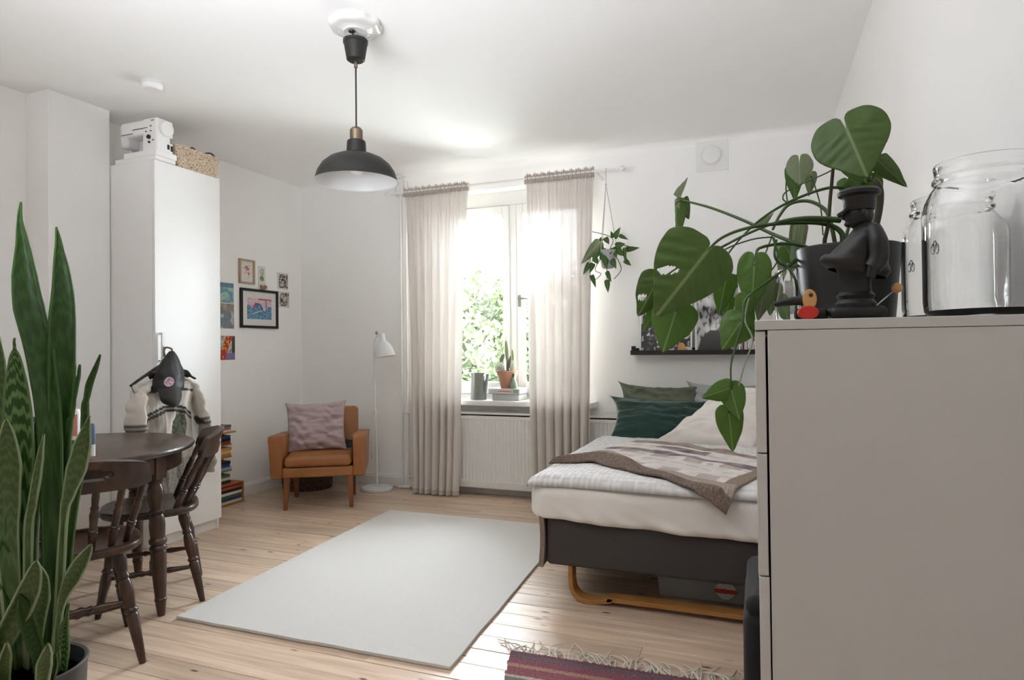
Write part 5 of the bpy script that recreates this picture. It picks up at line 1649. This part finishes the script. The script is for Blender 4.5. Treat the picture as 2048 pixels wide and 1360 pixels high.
leaf(ms, A_(1520, 452, 1.80), A_(1548, 425, 1.80), 0.019, M_MON3, back=.05, seed=29)
# hanging trio over the dresser's edge
leaf(ms, A_(1462, 776, 1.40), A_(1398, 797, 1.36), 0.045, M_MON2, back=.15, fold=.35, droop=-.25, seed=30)
leaf(ms, A_(1462, 778, 1.40), A_(1479, 840, 1.38), 0.053, M_MON2, back=.25, fold=.3, seed=31)
leaf(ms, A_(1458, 826, 1.42), A_(1466, 905, 1.42), 0.057, M_MON2, back=.22, fold=.1, seed=32)
def stem(pts, r, m=M_STEM, name='petiole'):
    P = [p if isinstance(p, Vector) else A_(*p) for p in pts]
    if not hasattr(r, '__len__'): r = [r] * len(P)
    return MB().tube(P, r, 8, smooth=6).build(name, m, ms, True)
cN = Vector((PX - .02, PY, JZ + .15))
stem([(1362, 400, 1.88), (1420, 415, 1.82), (1490, 442, 1.76), (1545, 468, 1.72), (1600, 490, 1.68), cN], [.0028, .0035, .004, .0045, .005, .005])
stem([(1410, 508, 1.555), (1443, 476, 1.575), (1500, 455, 1.6), (1580, 446, 1.63), (1650, 448, 1.65), (1685, 470, 1.66), cN], [.0028, .0034, .0038, .0045, .005, .0065, .0065])
stem([(1316, 562, 1.64), (1380, 520, 1.62), (1437, 497, 1.62), (1490, 470, 1.62), (1550, 446, 1.62), (1610, 437, 1.62), (1680, 440, 1.65)], [.002, .0025, .003, .003, .0035, .006, .0075])
stem([(1450, 516, 1.7), (1480, 478, 1.68), (1520, 440, 1.66), (1570, 408, 1.66), (1630, 383, 1.66), (1670, 375, 1.68), (1692, 385, 1.72), (1700, 440, 1.7), cN], [.0018, .0022, .003, .0032, .0035, .0036, .004, .004, .004])
stem([(1694, 261, 1.575), (1672, 300, 1.61), (1662, 380, 1.64), (1656, 450, 1.65), (1650, 490, 1.66), cN], [.0028, .0036, .004, .0045, .005, .005], M_STEMB)
stem([(1725, 368, 1.70), (1740, 358, 1.68), (1754, 366, 1.66), (1760, 390, 1.66), (1756, 430, 1.66), (1745, 470, 1.66), (1736, 490, 1.66), Vector((PX + .03, PY, JZ + .15))], [.004, .006, .0075, .0085, .008, .008, .009, .009], M_STEMB, 'main_stem')
stem([(1545, 460, 1.72), (1560, 430, 1.72), (1580, 408, 1.72), (1615, 402, 1.72), (1645, 415, 1.7), (1660, 440, 1.68), cN], [.003, .0035, .004, .0042, .0045, .005, .005])
stem([(1509, 532, 1.58), (1512, 510, 1.6), (1520, 496, 1.62), (1560, 488, 1.64), (1605, 492, 1.66), cN], [.003, .0032, .0035, .004, .004, .004])
stem([(1599, 330, 1.72), (1580, 340, 1.74), (1572, 370, 1.74), (1575, 405, 1.74)], .0018)
stem([(1575, 405, 1.74), (1566, 398, 1.74), (1572, 384, 1.72), (1610, 365, 1.7), (1655, 345, 1.68), (1690, 325, 1.66)], .0018)
stem([(1622, 352, 1.78), (1634, 385, 1.76), (1642, 420, 1.74), (1646, 470, 1.7)], .0016, M_STEMB)
stem([(1712, 318, 1.66), (1752, 318, 1.62), (1752, 340, 1.64), (1744, 360, 1.67)], .0018)
stem([(1553, 480, 1.68), (1549, 510, 1.66), (1560, 527, 1.66), (1582, 534, 1.66), (1602, 530, 1.64)], .003)
stem([(1545, 470, 1.70), (1530, 510, 1.68), (1522, 545, 1.66), (1520, 575, 1.64)], .0018)
stem([(1548, 475, 1.70), (1555, 520, 1.66), (1530, 560, 1.64), (1545, 582, 1.66)], .0018)
stem([(1602, 510, 1.66), (1570, 535, 1.66), (1550, 560, 1.66), (1543, 580, 1.66)], .0018)
stem([(1352, 624, 1.58), (1380, 560, 1.6), (1440, 505, 1.62), (1500, 480, 1.64), (1545, 474, 1.68)], .0018)
stem([(1602, 515, 1.66), (1540, 560, 1.56), (1490, 600, 1.5), (1486, 640, 1.46), (1472, 690, 1.43), (1462, 730, 1.41), (1462, 778, 1.40), (1458, 826, 1.42)], [.003, .003, .003, .0028, .0024, .002, .0018, .0014])
stem([(1498, 596, 1.52), (1490, 640, 1.48), (1505, 680, 1.44), (1490, 725, 1.42), (1478, 772, 1.40)], [.002, .002, .0018, .0018, .0016], M_STEMP)
stem([(1480, 640, 1.5), (1500, 655, 1.5), (1507, 660, 1.52)], .0016)

# ------------------------------------------------------------------ picture ledge with prints
lg = thing('picture_ledge', 'black picture ledge on the wall above the bed', 'shelf', (-.2, 4.87, 1.148))
MB().box(-.898, .42, 4.805, YB - .0005, 1.148, 1.16).build('ledge_board', M_BLK2, lg, True, bevel=.002)
MB().box(-.898, .42, 4.797, 4.805, 1.148, 1.183).build('ledge_lip', M_BLK2, lg, True, bevel=.002)
MB().box(-.898, .42, YB - .012, YB - .0005, 1.16, 1.20).build('ledge_back', M_BLK2, lg, True)
bb = MB().box(-.893, -.866, 4.812, 4.85, 1.1605, 1.215)
tag(bb.build('black_block', M_BLK2, bevel=.002), 'small black block at the left end of the picture ledge', 'block')
def gmix(t): return tuple([max(0.01, min(.85, t))] * 3)
def art_bw1(u, v):
    q = nz(u * 7, v * 6, 21); r = nz(u * 16, v * 18, 4)
    if v > .5: return gmix(.08 + .6 * (math.sin(u * 70 + 4 * q) > .1) * (u < .6) + .05 * r)
    return gmix(.05 + .35 * max(0, q + r) + (.45 if r > .35 else 0))
def art_bw2(u, v):
    q = nz(u * 5, v * 5, 31); r = nz(u * 14, v * 15, 14)
    d = math.hypot(u - .42, (v + .1) * 1.1)
    if d < .42: return gmix(.03 + .25 * max(0, v))
    if math.hypot(u - .95, v - .2) < .42: return gmix(.12 + .2 * u)
    return gmix(.45 + .7 * q - (.35 if r > .15 else 0))
def art_col(u, v):
    q = nz(u * 6, v * 6, 41)
    return srgb('#c9667d') if q > .2 else (srgb('#4b8a5c') if q < -.15 else srgb('#cfc8cf'))
def ledge_pic(label, x0, x1, z1, frame, fw, paint, lean=.04, name='framed_print', z0=1.161):
    t = thing(name, label, 'picture', ((x0 + x1) / 2, 4.86, z0), 0, 'pictures on the black ledge')
    h = z1 - z0
    Mx = T(0, 4.822, z0) @ rotm(-math.atan2(.055, h), 'X')
    b = MB()
    b.box(x0, x0 + fw, 0, .018, 0, h, M=Mx).box(x1 - fw, x1, 0, .018, 0, h, M=Mx).box(x0 + fw, x1 - fw, 0, .018, 0, fw, M=Mx).box(x0 + fw, x1 - fw, 0, .018, h - fw, h, M=Mx)
    b.build('frame', frame, t, True, bevel=.001)
    MB().box(x0 + fw, x1 - fw, .008, .014, fw, h - fw, M=Mx).build('backing', M_CARD, t, True)
    MB().grid(lambda u, v: Mx @ Vector((x0 + fw + (x1 - x0 - 2 * fw) * u, .0075, fw + (h - 2 * fw) * v)), 60, 60, colfn=paint).build('print', M_VCOL, t, True)
ledge_pic('white framed black and white print at the left end of the ledge', -.835, -.452, 1.60, M_TRIM, .012, art_bw1)
ledge_pic('white framed black and white print of pale round shapes on the ledge', -.43, -.118, 1.74, M_TRIM, .012, art_bw2)
ledge_pic('narrow dark red picture edge on the ledge near the dresser', -.112, -.075, 1.50, M_TRIM, .005, lambda u, v: srgb('#5b2f2c') if u < .5 else srgb('#d0c3bb'))
ledge_pic('pink and green print on the ledge beside the dresser', -.07, .09, 1.40, M_TRIM, .006, art_col)
ledge_pic('pale grey print on the ledge behind the glass vase', .10, .37, 1.74, M_TRIM, .014, lambda u, v: gmix(.35 + .25 * nz(u * 4, v * 6, 3)))
cf = MB().ell((-.525, 4.812, 1.2), (.028, .009, .038), 14, 10).ell((-.497, 4.812, 1.185), (.022, .008, .02), 12, 8).lathe([(.006, 0), (.0001, .022)], (-.54, 4.812, 1.23), 8)
tag(cf.build('figurine', M_TAN), 'small tan ornament in front of the left print on the ledge', 'ornament')
cf = MB().open_lathe([(.0001, 0), (.022, 0), (.024, .03), (.0225, .03), (.02, .004)], (-.478, 4.775 + .037, 1.183), 18)
tag(MB().box(-.505, -.455, 4.8065, 4.8215, 1.1605, 1.205).build('white_box', M_CARD, bevel=.002), 'tiny white box in front of the left print on the ledge', 'box')

# ------------------------------------------------------------------ hanging plant
HX, HY = -1.045, 4.725
hp_ = thing('hanging_plant', 'small trailing plant in a grey pot hanging from the curtain rod', 'plant', (HX, HY, 1.76))
MB().open_lathe([(.0001, 0), (.035, 0), (.045, .01), (.066, .115), (.07, .135), (.066, .135), (.06, .115)], (HX, HY, 1.80), 24).build('pot', mat('pale_grey_pot', '#aaa9aa', .6), hp_, True)
MB().lathe([(.0001, .118), (.063, .118)], (HX, HY, 1.80), 18).build('soil', M_SOIL, hp_, True)
kn = (HX - .005, RY - .0, 2.43)
for q, a in enumerate((.4, 2.4, 4.2)):
    MB().tube([(kn[0], kn[1] - .01, kn[2]), (HX + .074 * math.cos(a), HY + .074 * math.sin(a), 1.935), (HX + .055 * math.cos(a), HY + .055 * math.sin(a), 1.82), (HX, HY, 1.797)], .0026, 6).build('cord', M_CORD, hp_, True)
MB().tube([(kn[0], kn[1] - .01, 2.43), (kn[0] + .004, RY - .012, 2.54), (kn[0], RY, RZ + .012), (kn[0] - .004, RY + .012, 2.54), (kn[0], RY - .008, 2.43)], .0026, 6, smooth=4).ell((kn[0], kn[1] - .01, 2.43), (.007, .007, .010), 8, 6).build('hanging_loop', M_CORD, hp_, True)
hl = [  # base px, tip px, width, depth
    (1229, 474, 1240, 454, .045, 4.74), (1226, 474, 1222, 462, .03, 4.76), (1240, 471, 1256, 479, .028, 4.74), (1232, 492, 1250, 487, .055, 4.72), (1254, 499, 1279, 496, .04, 4.74),
    (1250, 521, 1262, 531, .035, 4.73), (1226, 497, 1234, 514, .045, 4.70), (1236, 500, 1246, 512, .05, 4.69), (1249, 498, 1250, 524, .028, 4.7), (1208, 497, 1199, 512, .06, 4.68),
    (1210, 512, 1213, 536, .06, 4.66), (1194, 505, 1184, 524, .045, 4.68), (1190, 518, 1196, 528, .04, 4.66), (1186, 528, 1180, 546, .04, 4.69), (1178, 528, 1166, 549, .04, 4.7),
    (1224, 520, 1232, 537, .045, 4.68), (1184, 552, 1192, 575, .035, 4.68), (1214, 545, 1222, 564, .035, 4.68), (1214, 562, 1216, 585, .04, 4.68), (1211, 476, 1218, 488, .04, 4.72), (1204, 478, 1196, 483, .03, 4.72),
    (1196, 498, 1200, 488, .04, 4.74), (1217, 500, 1222, 508, .05, 4.68), (1206, 505, 1200, 520, .04, 4.67)]
for i, (a, b_, c_, d_, w, yy) in enumerate(hl):
    leaf(hp_, at(a, b_, y=yy), at(c_, d_, y=yy - .02), w * 1.05, M_POTHOS, back=.12, nu=24, nv=7, seed=40 + i, roll=((i * 37) % 10 - 5) * .08)
leaf(hp_, at(1198, 486, y=4.66), at(1162, 528, y=4.64), .085, M_MON3, back=.1, fold=.5, nu=40, nv=12, seed=90)
def hstem(pts): MB().tube([at(p, q, y=yy) for p, q, yy in pts], .0028, 6, smooth=5).build('stem', M_STEM, hp_, True)
hstem([(1218, 500, 4.74), (1200, 520, 4.68), (1190, 540, 4.67), (1202, 548, 4.67), (1190, 560, 4.68)])
hstem([(1222, 500, 4.74), (1236, 520, 4.69), (1242, 540, 4.69), (1228, 558, 4.68)])
hstem([(1220, 500, 4.74), (1214, 530, 4.66), (1214, 562, 4.68)])
hstem([(1222, 498, 4.74), (1240, 490, 4.72), (1262, 494, 4.73)])
hstem([(1230, 500, 4.72), (1248, 505, 4.72), (1254, 522, 4.72)])
hstem([(1220, 498, 4.74), (1226, 480, 4.75), (1212, 470, 4.74), (1178, 462, 4.74)])

# ------------------------------------------------------------------ table and chairs
TCX, TCY, TR_, TZ = -3.06, 2.05, .555, .765
tbl = thing('dining_table', 'round dark stained wooden dining table with turned legs', 'table', (TCX, TCY, 0))
MB().lathe([(.0001, .735), (TR_ - .03, .735), (TR_ - .012, .738), (TR_ - .004, .746), (TR_, .755), (TR_ - .004, .762), (TR_ - .014, .765), (.0001, .765)], (TCX, TCY, 0), 96).build('tabletop', M_DWOOD, tbl, True, angle=30)
MB().lathe([(TR_ - .075, .655), (TR_ - .06, .655), (TR_ - .06, .7345), (TR_ - .075, .7345), (TR_ - .075, .655)], (TCX, TCY, 0), 72).build('apron', M_DWOOD, tbl, True)
TLEG = [(q, w * .9) for q, w in [(0, .017), (.03, .021), (.105, .0265), (.11, .029), (.125, .029), (.13, .026), (.30, .034), (.46, .0375), (.475, .033), (.483, .041), (.50, .042), (.515, .033), (.53, .042), (.55, .043), (.565, .034), (.60, .036), (.66, .0385), (.72, .034), (.735, .029), (.745, .037), (.76, .037), (.77, .030), (.80, .033), (.86, .041), (.92, .038), (.955, .029), (.97, .036), (.985, .036), (1., .036)]]
for k_ in range(4):
    a = math.radians(14) + k_ * PI / 2
    ca, sa_ = math.cos(a), math.sin(a)
    m = MB().turned((TCX + .495 * ca, TCY + .495 * sa_, 0), (TCX + .465 * ca, TCY + .465 * sa_, .63), TLEG, 18)
    Mr = T(TCX + .463 * ca, TCY + .463 * sa_, 0) @ rotm(a, 'Z')
    m.box(-.036, .036, -.036, .036, .628, .7345, M=Mr)
    m.build('leg', M_DWOOD, tbl, True, angle=40)

LEGP = [(0, .0125), (.05, .0145), (.42, .0235), (.44, .0185), (.455, .0245), (.475, .0245), (.49, .019), (.53, .021), (.62, .0255), (.72, .021), (.745, .0165), (.755, .021), (.775, .021), (.79, .017), (.85, .021), (.93, .025), (1., .019)]
SPN = [(0, .011), (.06, .013), (.25, .0155), (.30, .0175), (.315, .0135), (.33, .0165), (.35, .0165), (.36, .0125), (.45, .0135), (.58, .0165), (.66, .0125), (.675, .0145), (.70, .0145), (.72, .011), (.85, .0135), (.95, .012), (1., .011)]
STR = [(0, .0075), (.12, .010), (.3, .0145), (.36, .0095), (.39, .0145), (.44, .0095), (.5, .0165), (.56, .0095), (.61, .0145), (.64, .0095), (.7, .0145), (.88, .010), (1., .0075)]
def make_chair(label, loc, rz):
    t = thing('dining_chair', label, 'chair', loc, rz, 'dining chairs at the table')
    # local: faces -y, back at +y
    def seatf(u, v):
        a = 2 * PI * u
        k = v
        ex = 2.7
        ca, sa_ = math.cos(a), math.sin(a)
        rr = 1 / ((abs(ca) ** ex + abs(sa_) ** ex) ** (1 / ex))
        return (ca * rr * .222 * k, sa_ * rr * .215 * k, 0)
    m = MB()
    nS = 48
    rings = [(0.001, .424), (.6, .424), (.9, .424), (.965, .427), (1., .436), (1., .448), (.985, .456), (.95, .459), (.85, .457), (.6, .448), (.3, .446), (.001, .446)]
    vs = []
    for (k, z) in rings:
        for j in range(nS):
            p = seatf(j / nS, k)
            vs.append((p[0], p[1], z))
    fs = [(a * nS + j, a * nS + (j + 1) % nS, (a + 1) * nS + (j + 1) % nS, (a + 1) * nS + j) for a in range(len(rings) - 1) for j in range(nS)]
    m.add(vs, fs).build('seat', M_DWOOD, t, angle=35)
    tops = [(-.135, -.125), (.135, -.125), (-.125, .14), (.125, .14)]
    feet = [(-.195, -.205), (.195, -.205), (-.20, .225), (.20, .225)]
    for (a, b_), (c_, d_) in zip(tops, feet):
        MB().turned((c_, d_, 0), (a, b_, .43), LEGP, 14).build('leg', M_DWOOD, t, angle=40)
    def lp(i, z): return tuple(feet[i][k] + (tops[i][k] - feet[i][k]) * z / .43 for k in (0, 1)) + (z,)
    for (i, j, z) in ((0, 2, .165), (1, 3, .165)):
        MB().turned(lp(i, z), lp(j, z), STR, 10).build('stretcher', M_DWOOD, t, angle=40)
    p, q = [(Vector(lp(0, .165)) + Vector(lp(2, .165))) / 2, (Vector(lp(1, .165)) + Vector(lp(3, .165))) / 2]
    MB().turned(p, q, STR, 10).build('stretcher', M_DWOOD, t, angle=40)
    MB().turned(lp(2, .235), lp(3, .235), STR, 10).build('stretcher', M_DWOOD, t, angle=40)
    # crest rail: a bent board with a hand slot, over six turned spindles
    Rr = .36; ang = .69
    def rail(u, v):
        a = -ang + 2 * ang * u
        e = 2 * u - 1
        lo = .700 - .012 * abs(e) ** 2 + .02 * abs(e) ** 8
        hi = .808 + .012 * math.cos(e * PI * 1.0) - .018 * abs(e) ** 6 - .045 * max(0, abs(e) - .93) / .07
        z = lo + (hi - lo) * v
        lean = .05 * (z - .70) / .1
        return (Rr * math.sin(a) * .98, .295 - (Rr - Rr * math.cos(a)) * 1.0 + lean * .5, z)
    def slot(u, v):
        x_, y_ = (u - .5) / .20, (v - .55) / .19
        return (abs(x_) ** 3 + abs(y_) ** 2) > 1
    MB().slab(rail, .026, 60, 16, mask=slot).build('crest_rail', M_DWOOD, t, angle=50)
    for k_ in range(6):
        e = -1 + 2 * k_ / 5
        u = .5 + e * .46
        top = Vector(rail(u, .02))
        a = e * .80
        bot = Vector((.195 * math.sin(a * 1.15), .17 - .20 * (1 - math.cos(a)), .452))
        top.z += .012
        MB().turned(bot, top, SPN, 12).build('spindle', M_DWOOD, t, angle=40)
    return t
ch = make_chair('dark turned wooden dining chair nearest the viewer, its back to us', (-2.555, 1.765, 0), math.atan2(-.85, -.53))
dup(ch, (-2.835, 2.325, 0), math.atan2(-.66, .75), 'dark turned wooden dining chair between the table and the wardrobe')
dup(ch, (-3.60, 1.93, 0), math.atan2(.98, -.15), 'dark turned wooden dining chair beyond the table, behind the snake plant')

# bottles on the table
def on_table(px, py): return at(px, py, z=TZ)
p = on_table(152, 888)
t = thing('glue_bottle', 'white and salmon squeeze bottle standing on the dining table', 'bottle', (p.x, p.y, TZ + .0005))
MB().lathe([(.0001, 0), (.017, 0), (.0175, .004), (.0175, .02)], (p.x, p.y, TZ + .0005), 18).build('cap', mat('dark_green_cap', '#4c6350', .4), t, True)
MB().lathe([(.018, .02), (.019, .024), (.019, .15), (.016, .165), (.014, .17), (.0001, .17)], (p.x, p.y, TZ + .0005), 20).build('tube', M_WHITE, t, True)
MB().lathe([(.0193, .04), (.0193, .145)], (p.x, p.y, TZ + .0005), 20, a0=-2.6, a1=-.3).build('label', mat('salmon_print', '#cf8a78', .5), t, True)
p = on_table(186, 912)
t = thing('glue_bottle', 'thin blue and white tube standing at the table edge', 'bottle', (p.x, p.y, TZ + .0005))
MB().lathe([(.0001, 0), (.009, 0), (.009, .05), (.0001, .05)], (p.x, p.y, TZ + .0005), 14).build('body', M_WHITE, t, True)
MB().lathe([(.0092, .05), (.0095, .13), (.006, .14), (.0001, .14)], (p.x, p.y, TZ + .0005), 14).build('cap', mat('steel_blue', '#5a6f86', .4), t, True)
p = on_table(82, 905)
t = thing('tin_can', 'blue and white can on the dining table behind the leaves', 'can', (p.x, p.y, TZ + .0005))
MB().lathe([(.0001, 0), (.032, 0), (.033, .003), (.033, .06)], (p.x, p.y, TZ + .0005), 24).build('lower_half', M_WHITE, t, True)
MB().lathe([(.033, .06), (.033, .11), (.031, .113), (.0001, .113)], (p.x, p.y, TZ + .0005), 24).build('upper_half', mat('cobalt_blue', '#2d44a0', .4), t, True)
p = on_table(60, 893)
bg_ = MB().ell((p.x, p.y, TZ + .075), (.08, .07, .074), 20, 14)
for i, v in enumerate(bg_.V):
    q = .02 * nz(v[0] * 25, v[1] * 25, v[2] * 25)
    bg_.V[i] = (v[0] + q, v[1] + q, max(TZ + .0008, v[2] + q))
tag(bg_.build('pouch', M_BLACK, angle=80), 'crumpled black pouch on the dining table', 'pouch')
p = on_table(165, 893)
tag(MB().lathe([(.0001, 0), (.015, 0), (.015, .06), (.0001, .06)], (p.x, p.y + .03, TZ + .0005), 16).build('red_tin', mat('dark_red_tin', '#7c2f2b', .4)), 'small dark red tin on the dining table beside the salmon bottle', 'tin')

# ------------------------------------------------------------------ snake plant
sp_c = at(52, 1333, z=.437)
sp_c = Vector((sp_c.x, sp_c.y, 0))
sn = thing('snake_plant', 'tall snake plant in a dark grey pot in the left foreground', 'plant', sp_c)
MB().open_lathe([(.0001, 0), (.105, 0), (.11, .006), (.128, .425), (.132, .437), (.128, .44), (.122, .437), (.12, .40)], sp_c, 48).build('pot', M_POTG, sn, True)
MB().lathe([(.0001, .395), (.1205, .395)], sp_c, 24).build('soil', M_SOIL, sn, True)
def Dp(px, py, d):
    v = CAM_R * (px - 1024) + CAM_U * (680 - py) + CAM_F * FPX
    return CAM_C + v * (d / FPX)
def blade(pts, d0, d1, mt, twist=0., cup=.25, seed=0):
    """pts: (px, py, width px) from tip to base; d0/d1 distance at tip/base"""
    n = len(pts)
    P, Wd = [], []
    for i, (a, b_, w) in enumerate(pts):
        d = d0 + (d1 - d0) * i / (n - 1)
        P.append(Dp(a, b_, d)); Wd.append(w * d / FPX)
    P, Wd = catmull(P, Wd, 6)
    n = len(P)
    nu = 8
    def fn(u, v):
        i = min(n - 1, int(round(v * (n - 1))))
        p = P[i]
        t = (P[min(i + 1, n - 1)] - P[max(i - 1, 0)]).normalized()
        view = (CAM_C - p).normalized()
        nn = (view - t * view.dot(t)).normalized()
        nn = Matrix.Rotation(twist * (1 - v), 3, t) @ nn
        s = t.cross(nn)
        a = 2 * u - 1
        return p + s * a * Wd[i] / 2 - nn * (cup * Wd[i] * (1 - a * a)) + nn * .002 * nz(a * 2, v * 9, seed)
    m = MB().slab(fn, lambda u, v: .004 + .004 * v, nu, n - 1)
    return m.build('leaf', mt, sn, True, angle=120)
blade([(42, 404, 1), (39, 440, 8), (45, 490, 22), (49, 552, 41), (58, 616, 50), (76, 687, 48), (86, 745, 44), (95, 806, 42), (101, 900, 38), (104, 1100, 32), (100, 1325, 24)], 1.64, 1.58, M_SNK, .25, seed=1)
blade([(113, 454, 1), (118, 490, 12), (122, 530, 24), (126, 589, 37), (125, 637, 44), (123, 738, 46), (121, 840, 41), (119, 905, 34), (117, 1100, 28), (110, 1330, 22)], 1.66, 1.60, M_SNK, -.2, seed=2)
blade([(29, 676, 1), (29, 698, 5), (30, 722, 20), (32, 770, 36), (35, 830, 46), (37, 900, 50), (36, 1000, 48), (34, 1150, 42), (46, 1335, 28)], 1.56, 1.56, M_SNK2, .1, seed=3)
blade([(-4, 668, 1), (-8, 720, 30), (-14, 800, 50), (-14, 950, 50), (0, 1335, 30)], 1.6, 1.6, M_SNK3, .1, seed=4)
blade([(200, 709, 1), (190, 738, 9), (178, 770, 11), (173, 798, 8), (170, 812, 11), (170, 850, 12), (166, 920, 10), (142, 1060, 12), (118, 1335, 12)], 1.62, 1.60, M_SNK, .4, seed=5)
blade([(160, 729, 1), (156, 755, 6), (150, 785, 6), (143, 830, 6), (132, 900, 8), (116, 1335, 9)], 1.66, 1.62, M_SNK, .3, seed=6)
blade([(179, 832, 1), (173, 856, 14), (164, 892, 30), (152, 940, 34), (137, 990, 20), (126, 1050, 12), (112, 1335, 14)], 1.54, 1.57, M_SNK3, .3, seed=7)
blade([(182, 1089, 1), (176, 1102, 14), (160, 1128, 27), (143, 1158, 30), (128, 1190, 18), (118, 1230, 11), (106, 1335, 12)], 1.54, 1.57, M_SNK3, .2, seed=8)
blade([(78, 832, 1), (74, 860, 18), (70, 920, 28), (66, 1000, 26), (62, 1100, 20), (64, 1335, 18)], 1.60, 1.58, M_SNK3, .2, seed=9)
blade([(88, 868, 1), (82, 900, 10), (74, 950, 15), (64, 1010, 15), (56, 1080, 14), (58, 1335, 14)], 1.55, 1.56, M_SNK3, .7, seed=10)
blade([(12, 838, 1), (14, 870, 24), (16, 930, 42), (12, 1010, 46), (16, 1100, 36), (34, 1335, 24)], 1.52, 1.55, M_SNK3, .1, seed=11)
blade([(72, 1122, 1), (70, 1140, 22), (58, 1180, 38), (38, 1225, 42), (16, 1265, 38), (2, 1310, 26), (6, 1345, 18)], 1.48, 1.54, M_SNK3, .3, seed=12)
blade([(80, 1132, 1), (84, 1160, 22), (82, 1200, 30), (74, 1250, 26), (66, 1338, 18)], 1.53, 1.56, M_SNK3, -.2, seed=13)
blade([(40, 1190, 1), (48, 1220, 24), (62, 1265, 26), (76, 1310, 22), (80, 1345, 18)], 1.50, 1.54, M_SNK, .2, seed=14)
blade([(96, 1287, 1), (94, 1305, 16), (88, 1330, 26), (84, 1365, 22), (82, 1400, 12)], 1.46, 1.50, M_SNK3, .2, seed=15)
blade([(138, 1208, 1), (133, 1235, 6), (128, 1262, 14), (126, 1300, 20), (122, 1345, 16)], 1.56, 1.58, M_SNK2, .2, seed=16)
blade([(0, 1000, 1), (10, 1030, 24), (24, 1080, 36), (34, 1140, 34), (42, 1335, 20)], 1.58, 1.58, M_SNK, .2, seed=17)
blade([(4, 1080, 1), (12, 1120, 30), (24, 1170, 36), (34, 1230, 26), (44, 1338, 16)], 1.54, 1.56, M_SNK, -.2, seed=18)
blade([(14, 1285, 1), (12, 1310, 18), (6, 1345, 24), (8, 1380, 18)], 1.46, 1.5, M_SNK3, .2, seed=19)
blade([(112, 1305, 1), (108, 1330, 12), (100, 1365, 16), (96, 1390, 10)], 1.50, 1.53, M_SNK, .2, seed=20)
blade([(92, 1060, 1), (94, 1100, 16), (94, 1180, 22), (90, 1335, 18)], 1.6, 1.6, M_SNK, .1, seed=21)
